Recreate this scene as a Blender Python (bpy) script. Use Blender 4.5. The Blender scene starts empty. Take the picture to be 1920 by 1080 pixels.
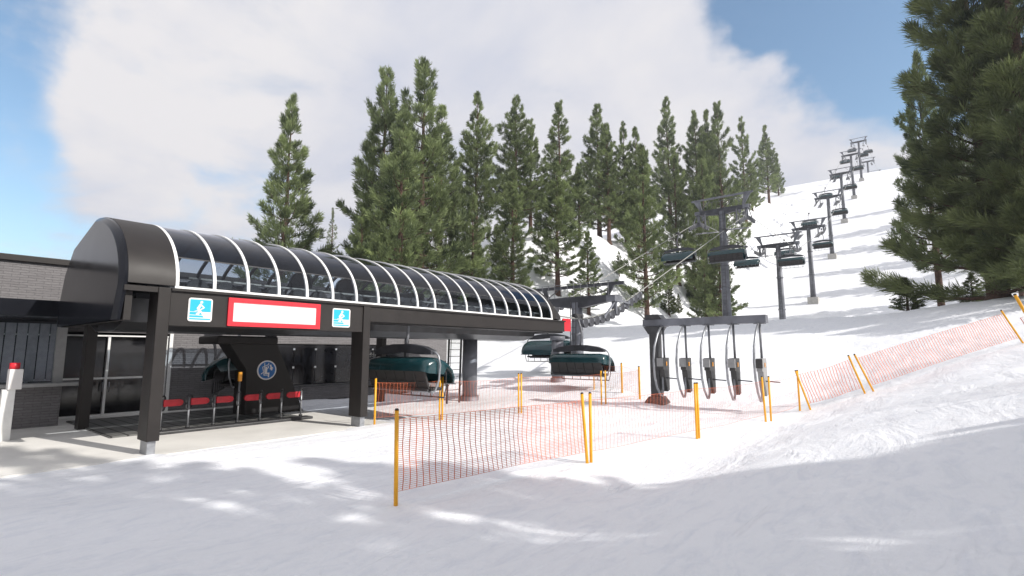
import bpy, math, random
import numpy as np
from mathutils import Vector, Matrix, noise as mnoise
random.seed(7)
C = bpy.context.scene.collection
PI = math.pi
# ---------------------------------------------------------------- camera model
TH = math.radians(39.0); PT = math.radians(7.035); CZ = 2.4
ST, CT, SP, CP = math.sin(TH), math.cos(TH), math.sin(PT), math.cos(PT)
def ray(px, py):
    a = (px-960)/960.0; b = (540-py)/960.0
    f = CP-b*SP; z = SP+b*CP
    return Vector((-ST*f+CT*a, CT*f+ST*a, z)), f
def on_x(px, py, X):
    d, f = ray(px, py); t = X/d.x
    return Vector((X, d.y*t, CZ+d.z*t))
def on_y(px, py, Y):
    d, f = ray(px, py); t = Y/d.y
    return Vector((d.x*t, Y, CZ+d.z*t))
def at_fwd(px, py, F):
    d, f = ray(px, py); t = F/f
    return Vector((d.x*t, d.y*t, CZ+d.z*t))
# ---------------------------------------------------------------- terrain
PY = np.array([-2000,-60,20,23,26,31,40,48,55,61,70,90,103,112,120,154,189,228,270,290,300,320,368,500,2500],float)
PZ = np.array([0,0,0,.15,.55,1.2,2.75,4.4,5.5,5.6,4.9,4.3,6.2,9.2,12.3,26.4,42.8,59.8,77.9,87,89.5,90.8,96,101,110],float)
def SS(t):
    t = np.clip(t, 0, 1); return t*t*(3-2*t)
_yy = np.arange(-100, 700, .5); _zz = np.interp(_yy, PY, PZ)
_k = np.hanning(13); _k /= _k.sum(); _zs = np.convolve(np.pad(_zz, 6, mode='edge'), _k, mode='valid')
def terr(x, y):
    x = np.asarray(x, float); y = np.asarray(y, float)
    p = np.where((y > -95) & (y < 690), np.interp(y, _yy, _zs), np.interp(y, PY, PZ))
    # bank climbing to the right
    k = .20+.21*SS(y/14)
    b = x+4.3
    b = np.where(b > 0, b*b/(b+1.3), 0)
    b = b/(1+b*.035)
    p = p+k*b*(1-.6*SS((y-22)/22))
    # wooded shoulder to the left of the lift line
    left = 20*SS((-x-29)/20)*SS((y-35)/42)*(1-SS((y-150)/110))
    p = p+left
    # gentle unevenness
    n = .035*np.sin(x*.9+y*.35)*np.sin(y*.7-x*.25)+.02*np.sin(x*2.1-y*1.3)
    far = SS((y-40)/60)
    n = n+far*(.3*np.sin(x*.07+1.3)*np.sin(y*.04)+.05*np.sin(x*.21+y*.13))
    stn = SS((-x-13.2)/1.0)*(1-SS((y-9.6)/1.6))
    p = p+n*(1-.8*stn)
    # snow lies lower than the concrete apron of the station
    edge = -14.35+.12*np.sin(y*1.7)+.08*np.sin(y*4.1+1)
    p = p-.16*SS((edge-x)/.5)*(1-SS((y-9.9+.25*np.sin(x*1.9))/1.2))
    return p
def tz(x, y): return float(terr(x, y))
def hit(px, py, tmax=600):
    d, f = ray(px, py); t = 2.0
    while t < tmax:
        p = Vector((d.x*t, d.y*t, CZ+d.z*t))
        if p.z <= tz(p.x, p.y): return p
        t += .02 if t < 40 else .2
    return None
# ---------------------------------------------------------------- mesh builder
class MB:
    def __init__(s): s.v = []; s.f = []; s.sm = []
    def face(s, pts, smooth=False):
        n = len(s.v); s.v += [tuple(p) for p in pts]; s.f.append(tuple(range(n, n+len(pts)))); s.sm.append(smooth)
    def box(s, a, b):
        x0,y0,z0 = (min(a[i],b[i]) for i in range(3)); x1,y1,z1 = (max(a[i],b[i]) for i in range(3))
        n = len(s.v)
        s.v += [(x0,y0,z0),(x1,y0,z0),(x1,y1,z0),(x0,y1,z0),(x0,y0,z1),(x1,y0,z1),(x1,y1,z1),(x0,y1,z1)]
        for q in ((0,3,2,1),(4,5,6,7),(0,1,5,4),(1,2,6,5),(2,3,7,6),(3,0,4,7)):
            s.f.append(tuple(n+i for i in q)); s.sm.append(False)
        return s
    def bar(s, p, q, w, h, up=(0,0,1)):            # rectangular bar between two points
        p = Vector(p); q = Vector(q); d = (q-p).normalized(); u = Vector(up)
        if abs(d.dot(u)) > .95: u = Vector((1,0,0))
        sd = d.cross(u).normalized()*w/2; u2 = sd.cross(d).normalized()*h/2
        n = len(s.v)
        for c in (p, q):
            for a, b in ((-1,-1),(1,-1),(1,1),(-1,1)): s.v.append(tuple(c+sd*a+u2*b))
        for f in ((3,2,1,0),(4,5,6,7),(0,1,5,4),(1,2,6,5),(2,3,7,6),(3,0,4,7)):
            s.f.append(tuple(n+i for i in f)); s.sm.append(False)
        return s
    def tube(s, pts, r, n=8, r2=None, cap=True):
        pts = [Vector(p) for p in pts]; m = len(pts)
        base = len(s.v); prev = None
        for i, p in enumerate(pts):
            d = (pts[min(i+1,m-1)]-pts[max(i-1,0)]).normalized()
            if prev is None:
                u = Vector((0,0,1)) if abs(d.z) < .9 else Vector((1,0,0))
                u = (u-d*u.dot(d)).normalized()
            else:
                u = prev-d*prev.dot(d)
                u = u.normalized() if u.length > 1e-6 else Vector((1,0,0))
            prev = u; w = d.cross(u)
            rr = r if r2 is None else r+(r2-r)*i/(m-1)
            for k in range(n):
                a = 2*PI*k/n; s.v.append(tuple(p+u*math.cos(a)*rr+w*math.sin(a)*rr))
        for i in range(m-1):
            for k in range(n):
                a = base+i*n+k; b = base+i*n+(k+1)%n
                s.f.append((a, b, b+n, a+n)); s.sm.append(n > 5)
        if cap:
            s.f.append(tuple(base+k for k in range(n-1,-1,-1))); s.sm.append(False)
            s.f.append(tuple(base+(m-1)*n+k for k in range(n))); s.sm.append(False)
        return s
    def prism(s, poly, axis, a, b):                # poly of 2-D points swept along one axis
        def P(u, v, w):
            return {'x': (w,u,v), 'y': (u,w,v), 'z': (u,v,w)}[axis]
        n = len(s.v); m = len(poly)
        s.v += [P(u,v,a) for u,v in poly]+[P(u,v,b) for u,v in poly]
        s.f.append(tuple(n+i for i in range(m-1,-1,-1))); s.f.append(tuple(n+m+i for i in range(m))); s.sm += [False]*2
        for i in range(m):
            j = (i+1)%m; s.f.append((n+i,n+j,n+m+j,n+m+i)); s.sm.append(False)
        return s
    def build(s, name, mat, parent=None, org=None, bevel=0, merge=False):
        me = bpy.data.meshes.new(name)
        o3 = Vector(org) if org is not None else (Vector(ROOTLOC.get(parent.name, (0,0,0))) if parent else Vector((0,0,0)))
        if o3.length > 0: v = [(p[0]-o3.x, p[1]-o3.y, p[2]-o3.z) for p in s.v]
        else: v = s.v
        me.from_pydata(v, [], s.f); me.polygons.foreach_set('use_smooth', s.sm); me.update()
        import bmesh
        bm = bmesh.new(); bm.from_mesh(me)
        if merge: bmesh.ops.remove_doubles(bm, verts=bm.verts, dist=1e-4)
        bmesh.ops.recalc_face_normals(bm, faces=bm.faces)
        if bevel: bmesh.ops.remove_doubles(bm, verts=bm.verts, dist=1e-5); bmesh.ops.bevel(bm, geom=list(bm.edges), offset=bevel, segments=2, affect='EDGES', profile=.5)
        bm.to_mesh(me); bm.free()
        if merge: me.set_sharp_from_angle(angle=math.radians(22))
        me.materials.append(mat)
        o = bpy.data.objects.new(name, me); C.objects.link(o)
        if parent:
            o.parent = parent
            ROOTLOC[o.name] = tuple(o3)
        return o
ROOTLOC = {}
def thing(name, label, cat, loc=(0,0,0), group=None, rz=0):
    o = bpy.data.objects.new(name, None); C.objects.link(o); o.location = loc; o.rotation_euler = (0,0,rz)
    o.empty_display_size = .3
    ROOTLOC[o.name] = tuple(loc)
    o['label'] = label; o['category'] = cat
    if group: o['group'] = group
    return o
def tag(o, label, cat, group=None, kind=None):
    o['label'] = label; o['category'] = cat
    if group: o['group'] = group
    if kind: o['kind'] = kind
    return o
def at_base(o, loc):                                # move the origin of a single mesh to its base
    L = Vector(loc); o.data.transform(Matrix.Translation(-L)); o.location = L; return o
def copy_tree(o, parent=None):
    c = o.copy(); C.objects.link(c)
    if parent: c.parent = parent
    for ch in list(o.children): copy_tree(ch, c)
    return c
# ---------------------------------------------------------------- materials
def mat(name, col, rough=.5, metal=0, var=.12, scale=6, bump=0, bscale=60, spec=.5, stain=None):
    m = bpy.data.materials.new(name); m.use_nodes = True; nt = m.node_tree; B = nt.nodes['Principled BSDF']
    B.inputs['Roughness'].default_value = rough; B.inputs['Metallic'].default_value = metal
    B.inputs['Specular IOR Level'].default_value = spec
    tc = nt.nodes.new('ShaderNodeTexCoord'); nz = nt.nodes.new('ShaderNodeTexNoise')
    nz.inputs['Scale'].default_value = scale; nz.inputs['Detail'].default_value = 6
    nt.links.new(tc.outputs['Object'], nz.inputs['Vector'])
    mx = nt.nodes.new('ShaderNodeMix'); mx.data_type = 'RGBA'
    lo = [max(0,c*(1-var)) for c in col]; hi = [min(1,c*(1+var)) for c in col]
    if stain: lo = stain
    mx.inputs[6].default_value = (*lo,1); mx.inputs[7].default_value = (*hi,1)
    mr = nt.nodes.new('ShaderNodeMapRange'); mr.inputs[1].default_value = .35; mr.inputs[2].default_value = .65
    nt.links.new(nz.outputs['Fac'], mr.inputs[0]); nt.links.new(mr.outputs[0], mx.inputs[0])
    nt.links.new(mx.outputs[2], B.inputs['Base Color'])
    mr2 = nt.nodes.new('ShaderNodeMapRange'); mr2.inputs[3].default_value = max(0,rough-.08); mr2.inputs[4].default_value = min(1,rough+.1)
    nt.links.new(nz.outputs['Fac'], mr2.inputs[0]); nt.links.new(mr2.outputs[0], B.inputs['Roughness'])
    if bump:
        n2 = nt.nodes.new('ShaderNodeTexNoise'); n2.inputs['Scale'].default_value = bscale; n2.inputs['Detail'].default_value = 4
        nt.links.new(tc.outputs['Object'], n2.inputs['Vector'])
        bp = nt.nodes.new('ShaderNodeBump'); bp.inputs['Strength'].default_value = bump; bp.inputs['Distance'].default_value = .02
        nt.links.new(n2.outputs['Fac'], bp.inputs['Height']); nt.links.new(bp.outputs[0], B.inputs['Normal'])
    return m
M = {}
M['fascia'] = mat('dark_cladding', (.019,.016,.015), .5, var=.12, scale=2, spec=.35)
M['cap'] = mat('dark_gloss_shell', (.012,.013,.017), .16, var=.1, scale=1.5, spec=.18)
M['belly'] = mat('dark_underside', (.02,.02,.022), .3, var=.15, scale=2)
M['white'] = mat('white_paint', (.78,.78,.77), .4, var=.05)
M['signwhite'] = mat('sign_white', (.72,.70,.69), .45, var=.02)
M['red'] = mat('red_paint', (.68,.02,.035), .4, var=.06)
M['padred'] = mat('red_padding', (.50,.012,.025), .5, var=.12, scale=8)
M['cyan'] = mat('sign_blue', (.012,.42,.62), .4, var=.03)
M['blue'] = mat('mandatory_blue', (.004,.12,.38), .4, var=.04)
M['steel'] = mat('galvanised_steel', (.17,.175,.19), .5, .25, var=.22, scale=3, bump=.15, bscale=30)
M['steel2'] = mat('tower_steel', (.165,.172,.195), .55, .2, var=.28, scale=1.2, bump=.15, bscale=12)
M['dsteel'] = mat('dark_steel', (.05,.05,.053), .45, .2, var=.25, scale=3)
M['arm'] = mat('weathered_arm_steel', (.055,.057,.066), .5, .2, var=.3, scale=1.5)
M['rope'] = mat('steel_rope', (.3,.3,.28), .5, .3, var=.15, scale=20)
M['rubber'] = mat('rubber', (.03,.03,.031), .7, var=.2)
M['seat'] = mat('seat_cover', (.022,.019,.019), .55, var=.2, scale=5)
M['teal'] = mat('teal_bubble', (.007,.040,.047), .22, var=.15, scale=2, spec=.7)
M['concrete'] = mat('concrete', (.42,.41,.39), .85, var=.12, scale=2, bump=.3, bscale=40)
M['apron'] = mat('pale_apron', (.76,.745,.71), .85, var=.06, scale=.8, bump=.25, bscale=30)
M['yellow'] = mat('yellow_post', (.85,.40,.012), .4, var=.06, scale=4)
M['net'] = mat('orange_net', (.56,.13,.05), .5, var=.2, scale=3)
M['blackcap'] = mat('post_cap', (.03,.02,.018), .5)
M['rodsteel'] = mat('brushed_rod', (.30,.31,.33), .35, .5, var=.15, scale=8)
M['unit'] = mat('control_unit', (.045,.043,.042), .5, var=.2, scale=5)
M['lightgrey'] = mat('light_grey_box', (.30,.30,.30), .5, var=.06)
M['amber'] = mat('amber_lamp', (.75,.30,.01), .3, var=.05)
M['blind'] = mat('window_blind', (.45,.42,.41), .7, var=.1)
M['bark'] = mat('bark', (.085,.047,.034), .9, var=.45, scale=5, bump=.6, bscale=14)
def glass(name, tint, trans, rough=.03):
    m = bpy.data.materials.new(name); m.use_nodes = True; nt = m.node_tree; nt.nodes.clear()
    o = nt.nodes.new('ShaderNodeOutputMaterial'); g = nt.nodes.new('ShaderNodeBsdfGlossy'); t = nt.nodes.new('ShaderNodeBsdfTransparent')
    g.inputs['Roughness'].default_value = rough; g.inputs['Color'].default_value = (.9,.92,1,1)
    t.inputs['Color'].default_value = (tint[0]*trans, tint[1]*trans, tint[2]*trans, 1)
    fr = nt.nodes.new('ShaderNodeFresnel'); fr.inputs['IOR'].default_value = 1.45
    mx = nt.nodes.new('ShaderNodeMixShader')
    ge = nt.nodes.new('ShaderNodeNewGeometry'); iv = nt.nodes.new('ShaderNodeMath'); iv.operation = 'SUBTRACT'; iv.inputs[0].default_value = 1; nt.links.new(ge.outputs['Backfacing'], iv.inputs[1])
    ml = nt.nodes.new('ShaderNodeMath'); ml.operation = 'MULTIPLY'; nt.links.new(iv.outputs[0], ml.inputs[0]); nt.links.new(fr.outputs[0], ml.inputs[1])
    nt.links.new(ml.outputs[0], mx.inputs[0]); nt.links.new(t.outputs[0], mx.inputs[1]); nt.links.new(g.outputs[0], mx.inputs[2])
    nt.links.new(mx.outputs[0], o.inputs[0]); return m
M['tint'] = glass('tinted_glass', (.74,.88,1.0), .12)
M['clear'] = glass('window_glass', (.92,.96,1.0), .89)
M['darkglass'] = mat('dark_window_glass', (.010,.010,.012), .07, var=.05, spec=.35)
def brick_mat():
    m = bpy.data.materials.new('painted_grey_brick'); m.use_nodes = True; nt = m.node_tree; B = nt.nodes['Principled BSDF']
    tc = nt.nodes.new('ShaderNodeTexCoord'); sx = nt.nodes.new('ShaderNodeSeparateXYZ'); cb = nt.nodes.new('ShaderNodeCombineXYZ'); ad = nt.nodes.new('ShaderNodeMath')
    nt.links.new(tc.outputs['Object'], sx.inputs[0]); nt.links.new(sx.outputs[0], ad.inputs[0]); nt.links.new(sx.outputs[1], ad.inputs[1])
    nt.links.new(ad.outputs[0], cb.inputs[0]); nt.links.new(sx.outputs[2], cb.inputs[1])
    bt = nt.nodes.new('ShaderNodeTexBrick'); bt.inputs['Scale'].default_value = 1
    for k, v in (('Brick Width',.42),('Row Height',.085),('Mortar Size',.008),('Mortar Smooth',.4)): bt.inputs[k].default_value = v
    bt.inputs['Color1'].default_value = (.20,.19,.195,1); bt.inputs['Color2'].default_value = (.24,.23,.235,1); bt.inputs['Mortar'].default_value = (.13,.125,.13,1)
    nz = nt.nodes.new('ShaderNodeTexNoise'); nz.inputs['Scale'].default_value = 9; nz.inputs['Detail'].default_value = 6
    mp = nt.nodes.new('ShaderNodeVectorMath'); mp.operation = 'MULTIPLY'; mp.inputs[1].default_value = (1,1,3)
    nt.links.new(tc.outputs['Object'], mp.inputs[0]); nt.links.new(mp.outputs[0], nz.inputs['Vector'])
    av = nt.nodes.new('ShaderNodeVectorMath'); sc = nt.nodes.new('ShaderNodeVectorMath'); sc.operation = 'SCALE'; sc.inputs['Scale'].default_value = .04
    nt.links.new(nz.outputs['Color'], sc.inputs[0]); nt.links.new(cb.outputs[0], av.inputs[0]); nt.links.new(sc.outputs[0], av.inputs[1]); nt.links.new(av.outputs[0], bt.inputs['Vector'])
    mx = nt.nodes.new('ShaderNodeMix'); mx.data_type = 'RGBA'; mx.blend_type = 'MULTIPLY'; mx.inputs[0].default_value = .45
    nt.links.new(bt.outputs['Color'], mx.inputs[6]); nt.links.new(nz.outputs['Fac'], mx.inputs[7]); nt.links.new(mx.outputs[2], B.inputs['Base Color'])
    bp = nt.nodes.new('ShaderNodeBump'); bp.inputs['Strength'].default_value = .6; bp.inputs['Distance'].default_value = .02; bp.invert = True
    ms = nt.nodes.new('ShaderNodeMath'); ms.operation = 'SUBTRACT'; nt.links.new(bt.outputs['Fac'], ms.inputs[0])
    m3 = nt.nodes.new('ShaderNodeMath'); m3.operation = 'MULTIPLY'; m3.inputs[1].default_value = .8; nt.links.new(nz.outputs['Fac'], m3.inputs[0]); nt.links.new(m3.outputs[0], ms.inputs[1])
    nt.links.new(ms.outputs[0], bp.inputs['Height']); nt.links.new(bp.outputs[0], B.inputs['Normal'])
    B.inputs['Roughness'].default_value = .75; return m
M['brick'] = brick_mat()
def snow_mat():
    m = bpy.data.materials.new('snow'); m.use_nodes = True; nt = m.node_tree; B = nt.nodes['Principled BSDF']
    B.inputs['Roughness'].default_value = .6; B.inputs['Specular IOR Level'].default_value = .25
    tc = nt.nodes.new('ShaderNodeTexCoord')
    def nz(scale, vec=None, det=6, dist=0, rough=.55):
        n = nt.nodes.new('ShaderNodeTexNoise'); n.inputs['Scale'].default_value = scale; n.inputs['Detail'].default_value = det
        n.inputs['Distortion'].default_value = dist; n.inputs['Roughness'].default_value = rough
        if vec:
            mp = nt.nodes.new('ShaderNodeMapping'); mp.inputs['Rotation'].default_value = (0,0,vec[2]); mp.inputs['Scale'].default_value = (vec[0],vec[1],1)
            nt.links.new(tc.outputs['Object'], mp.inputs[0]); nt.links.new(mp.outputs[0], n.inputs['Vector'])
        else: nt.links.new(tc.outputs['Object'], n.inputs['Vector'])
        return n
    a = nz(1.1, (1,.35,.5), 8, .6); b = nz(14, None, 6, .3, .7); c = nz(.25, None, 3)
    # wind-cut ridges: thin lines out of a distorted noise
    r = nz(.9, (1,.3,.9), 4, .7); ab = nt.nodes.new('ShaderNodeMath'); ab.operation = 'SUBTRACT'; ab.inputs[1].default_value = .5
    nt.links.new(r.outputs['Fac'], ab.inputs[0]); aa = nt.nodes.new('ShaderNodeMath'); aa.operation = 'ABSOLUTE'; nt.links.new(ab.outputs[0], aa.inputs[0])
    rr = nt.nodes.new('ShaderNodeMapRange'); rr.inputs[1].default_value = 0; rr.inputs[2].default_value = .022; rr.inputs[3].default_value = 0; rr.inputs[4].default_value = 1
    nt.links.new(aa.outputs[0], rr.inputs[0])
    gate = nt.nodes.new('ShaderNodeMapRange'); gate.inputs[1].default_value = .55; gate.inputs[2].default_value = .68; nt.links.new(a.outputs['Fac'], gate.inputs[0])
    inv = nt.nodes.new('ShaderNodeMath'); inv.operation = 'SUBTRACT'; inv.inputs[0].default_value = 1; nt.links.new(rr.outputs[0], inv.inputs[1])
    gl = nt.nodes.new('ShaderNodeMath'); gl.operation = 'MULTIPLY'; nt.links.new(inv.outputs[0], gl.inputs[0]); nt.links.new(gate.outputs[0], gl.inputs[1])
    s1 = nt.nodes.new('ShaderNodeMath'); s1.operation = 'MULTIPLY_ADD'; s1.inputs[1].default_value = .16
    nt.links.new(b.outputs['Fac'], s1.inputs[0]); nt.links.new(a.outputs['Fac'], s1.inputs[2])
    s2 = nt.nodes.new('ShaderNodeMath'); s2.operation = 'MULTIPLY_ADD'; s2.inputs[1].default_value = -.10
    nt.links.new(gl.outputs[0], s2.inputs[0]); nt.links.new(s1.outputs[0], s2.inputs[2])
    bp = nt.nodes.new('ShaderNodeBump'); bp.inputs['Strength'].default_value = .62; bp.inputs['Distance'].default_value = .22
    nt.links.new(s2.outputs[0], bp.inputs['Height']); nt.links.new(bp.outputs[0], B.inputs['Normal'])
    mx = nt.nodes.new('ShaderNodeMix'); mx.data_type = 'RGBA'
    mx.inputs[6].default_value = (.80,.82,.87,1); mx.inputs[7].default_value = (.89,.90,.93,1)
    rp = nz(3.6, (1,.38,.6), 10, .9, .74); cm = nt.nodes.new('ShaderNodeMapRange'); cm.inputs[1].default_value = .36; cm.inputs[2].default_value = .52
    nt.links.new(rp.outputs['Fac'], cm.inputs[0]); nt.links.new(cm.outputs[0], mx.inputs[0])
    mx2 = nt.nodes.new('ShaderNodeMix'); mx2.data_type = 'RGBA'; mx2.inputs[7].default_value = (.75,.76,.80,1)
    nt.links.new(gl.outputs[0], mx2.inputs[0]); nt.links.new(mx.outputs[2], mx2.inputs[6]); nt.links.new(mx2.outputs[2], B.inputs['Base Color'])
    return m
M['snow'] = snow_mat()
def foliage_mat(name, dark, light):
    m = bpy.data.materials.new(name); m.use_nodes = True; nt = m.node_tree; B = nt.nodes['Principled BSDF']
    B.inputs['Roughness'].default_value = .55; B.inputs['Specular IOR Level'].default_value = .3
    tc = nt.nodes.new('ShaderNodeTexCoord'); nz = nt.nodes.new('ShaderNodeTexNoise'); nz.inputs['Scale'].default_value = .55; nz.inputs['Detail'].default_value = 5
    nt.links.new(tc.outputs['Object'], nz.inputs['Vector'])
    at = nt.nodes.new('ShaderNodeAttribute'); at.attribute_name = 'tint'
    ad = nt.nodes.new('ShaderNodeMath'); ad.operation = 'MULTIPLY_ADD'; ad.inputs[1].default_value = .65
    nt.links.new(at.outputs['Fac'], ad.inputs[0])
    mr = nt.nodes.new('ShaderNodeMapRange'); mr.inputs[1].default_value = .35; mr.inputs[2].default_value = .7; mr.inputs[3].default_value = -.1; mr.inputs[4].default_value = .45
    nt.links.new(nz.outputs['Fac'], mr.inputs[0]); nt.links.new(mr.outputs[0], ad.inputs[2])
    cr = nt.nodes.new('ShaderNodeValToRGB'); cr.color_ramp.elements[0].color = (*dark,1); cr.color_ramp.elements[1].color = (*light,1)
    nt.links.new(ad.outputs[0], cr.inputs[0]); nt.links.new(cr.outputs[0], B.inputs['Base Color'])
    tl = nt.nodes.new('ShaderNodeBsdfTranslucent'); mx = nt.nodes.new('ShaderNodeMixShader'); mx.inputs[0].default_value = .22
    nt.links.new(cr.outputs[0], tl.inputs['Color']); out = nt.nodes['Material Output']
    nt.links.new(B.outputs[0], mx.inputs[1]); nt.links.new(tl.outputs[0], mx.inputs[2]); nt.links.new(mx.outputs[0], out.inputs[0])
    return m
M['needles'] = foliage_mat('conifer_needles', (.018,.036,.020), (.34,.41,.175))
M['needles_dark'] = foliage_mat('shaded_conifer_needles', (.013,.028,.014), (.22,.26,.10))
# ================================================================ GROUND
def ground():
    def axis(segs):
        out = [segs[0][0]]
        for a, b, s0, s1 in segs:
            x = a; L = b-a
            while x < b-1e-6:
                t = (x-a)/L; x += s0+(s1-s0)*t; out.append(min(x, b))
        return np.array(sorted(set(round(v,4) for v in out)))
    xs = axis([(-1500,-120,90,6),(-120,-34,5,1),(-34,-12,.8,.35),(-12,10,.35,.35),(10,40,.5,2),(40,900,3,70)])
    ys = axis([(-700,-12,60,2),(-12,-2,1,.4),(-2,30,.35,.35),(30,75,.5,.9),(75,330,1.1,3),(330,1500,4,90)])
    X, Y = np.meshgrid(xs, ys); Z = terr(X, Y)
    near = (np.abs(X+5) < 30) & (Y < 60) & (Y > -8)
    Zn = Z.copy(); it = np.argwhere(near)
    for i, j in it:
        Zn[i,j] += .045*mnoise.fractal(Vector((X[i,j]*.55, Y[i,j]*.55, 0)), 1, 2, 4)
    apron = (X < -14.6) & (Y < 9.8); Zn[apron] = Z[apron]
    nx, ny = len(xs), len(ys)
    v = np.stack([X.ravel(), Y.ravel(), Zn.ravel()], 1)
    idx = np.arange(nx*ny).reshape(ny, nx)
    f = np.stack([idx[:-1,:-1].ravel(), idx[:-1,1:].ravel(), idx[1:,1:].ravel(), idx[1:,:-1].ravel()], 1)
    me = bpy.data.meshes.new('snow_ground'); me.from_pydata(v.tolist(), [], f.tolist()); me.polygons.foreach_set('use_smooth', [True]*len(f)); me.update()
    me.materials.append(M['snow']); o = bpy.data.objects.new('snow_ground', me); C.objects.link(o); o['kind'] = 'structure'; o['label'] = 'white snow piste and hillside'
ground()
m = MB(); m.box((-29,-14,-.4),(-14.05,11.2,.012)); o = m.build('pavement', M['apron']); o['kind'] = 'structure'

# ================================================================ BRICK BUILDING
WX = -24.0
bb = thing('brick_building', 'low building of painted dark grey brick behind the lift station, with a glazed entrance', 'building', (WX,5,0))
w = MB()
w.box((WX-.4,-22,0),(WX,2.0,5.45)); w.box((WX-.4,2.0,3.1),(WX,7.5,5.45)); w.box((WX-.4,7.5,0),(WX,11.6,5.45))
w.box((WX-.4,11.6,0),(WX,19.6,.75)); w.box((WX-.4,11.6,2.75),(WX,19.6,5.45)); w.box((WX-.4,19.6,0),(WX,23,5.45))
w.box((WX-14,-22,0),(WX-13.6,23,5.45)); w.box((WX-13.6,22.6,0),(WX-.4,23,5.45)); w.box((WX-13.6,-22,0),(WX-.4,-21.6,5.45))
wall = w.build('wall', M['brick'], bb)
MB().box((WX-14.1,-22.1,5.451),(WX+.12,23.1,5.67)).build('roof_trim', M['fascia'], bb, bevel=.02)
MB().box((WX-13.55,-21.5,5.2),(WX-.45,22.5,5.3)).build('roof', M['fascia'], bb)
MB().box((WX-13.6,-21.6,-.02),(WX-.4,22.6,.03)).build('floor', M['unit'], bb)
ent = MB().box((WX-.3,2.0,.08),(WX-.26,7.5,3.0)).build('entrance_glass', M['darkglass'], bb)
fr = MB()
for yy in (2.03,3.35,4.1,5.55,6.95,7.46): fr.box((WX-.25,yy-.04,.0),(WX-.08,yy+.04,2.949))
fr.box((WX-.25,2.0,2.95),(WX-.04,7.5,3.0)); fr.box((WX-.22,2.0,1.36),(WX-.1,7.5,1.43))
fr.box((WX-.25,2.0,0),(WX-.1,7.5,.08))
fr.build('entrance_frame', M['white'], ent)
MB().box((WX-.07,7.5,0),(WX+.05,7.62,3.1)).build('door_post', M['white'], bb)
for yy in (4.0,4.2,5.45,5.65): MB().tube([(WX-.05,yy,.9),(WX-.02,yy,1.25)], .02, 6).build('door_handle', M['rodsteel'], ent)
for k in range(7): gw = MB().box((WX+.04,11.65+k*1.135,.8),(WX+.06,11.65+k*1.135+1.11,2.7)).build('window_panel', M['darkglass'], bb)
for k in range(1,7):
    for zz in (2.5,1.62): MB().box((WX+.061,11.638+k*1.135-.045,zz-.045),(WX+.1,11.638+k*1.135+.045,zz+.045)).build('glass_fixing', M['white'], gw)
MB().box((WX,11.5,.68),(WX+.16,19.7,.78)).build('window_sill', M['dsteel'], bb)
MB().box((WX,19.6,.0),(WX+.14,19.8,3.2)).build('downpipe', M['dsteel'], bb)

# ---- ticket booth
tb = thing('ticket_booth', 'dark brick ticket booth with a pale counter under a flat dark roof slab', 'booth', (-22.1,1,0))
MB().box((-24,-6,0),(-22.1,3.95,1.28)).build('base_wall', M['brick'], tb)
w = MB(); w.box((-22.6,-6,1.28),(-22.14,1.2,3.42)); w.build('side_wall', M['brick'], tb)
MB().prism([(-22.5,.0),(-21.6,.0),(-21.6,4.15),(-21.75,4.5),(-22.4,4.5)][0:0] or [(-22.6,-6),(-21.62,-6),(-21.62,4.2),(-21.8,4.55),(-22.6,4.3)], 'z', 1.285, 1.4).build('counter', M['lightgrey'], tb, bevel=.02)
MB().box((-22.35,3.7,1.4),(-22.1,3.95,3.42)).build('corner_post', M['lightgrey'], tb)
win = MB().box((-22.28,1.2,1.4),(-22.26,3.7,3.42)).build('window', M['clear'], tb)
b = MB()
for k in range(9):
    yy = 1.45+k*.27; b.box((-22.62,yy,1.45),(-22.59,yy+.24,3.3))
b.build('blind', M['blind'], win)
MB().box((-22.30,2.0,1.4),(-22.2,2.06,3.2)).build('window_mullion', M['white'], tb)
MB().box((-24.0,-8,3.43),(-20.45,5.22,3.92)).build('roof_slab', M['cap'], tb, bevel=.02)

# ---- intercom post
ip = thing('intercom_post', 'white post carrying a white box with a red lamp, before the ticket booth', 'post', (-20.0,2.45,0))
p = on_x(6,812,-19.6)
ip.location = (p.x,p.y,0); ROOTLOC[ip.name] = (p.x,p.y,0)
MB().box((p.x-.13,p.y-.13,0),(p.x+.13,p.y+.13,on_x(14,731,-19.4).z)).build('post', M['white'], ip, bevel=.01)
q0 = on_x(14,731,-19.4); q1 = on_x(45,692,-19.4)
MB().box((-19.75,q0.y,q0.z),(-19.4,q1.y,q1.z)).build('box', M['signwhite'], ip, bevel=.015)
yc = (q0.y+q1.y)/2
MB().tube([(-19.55,yc-.03,q1.z),(-19.55,yc-.03,q1.z+.17)], .11, 16).build('red_lamp', M['red'], ip)

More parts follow.
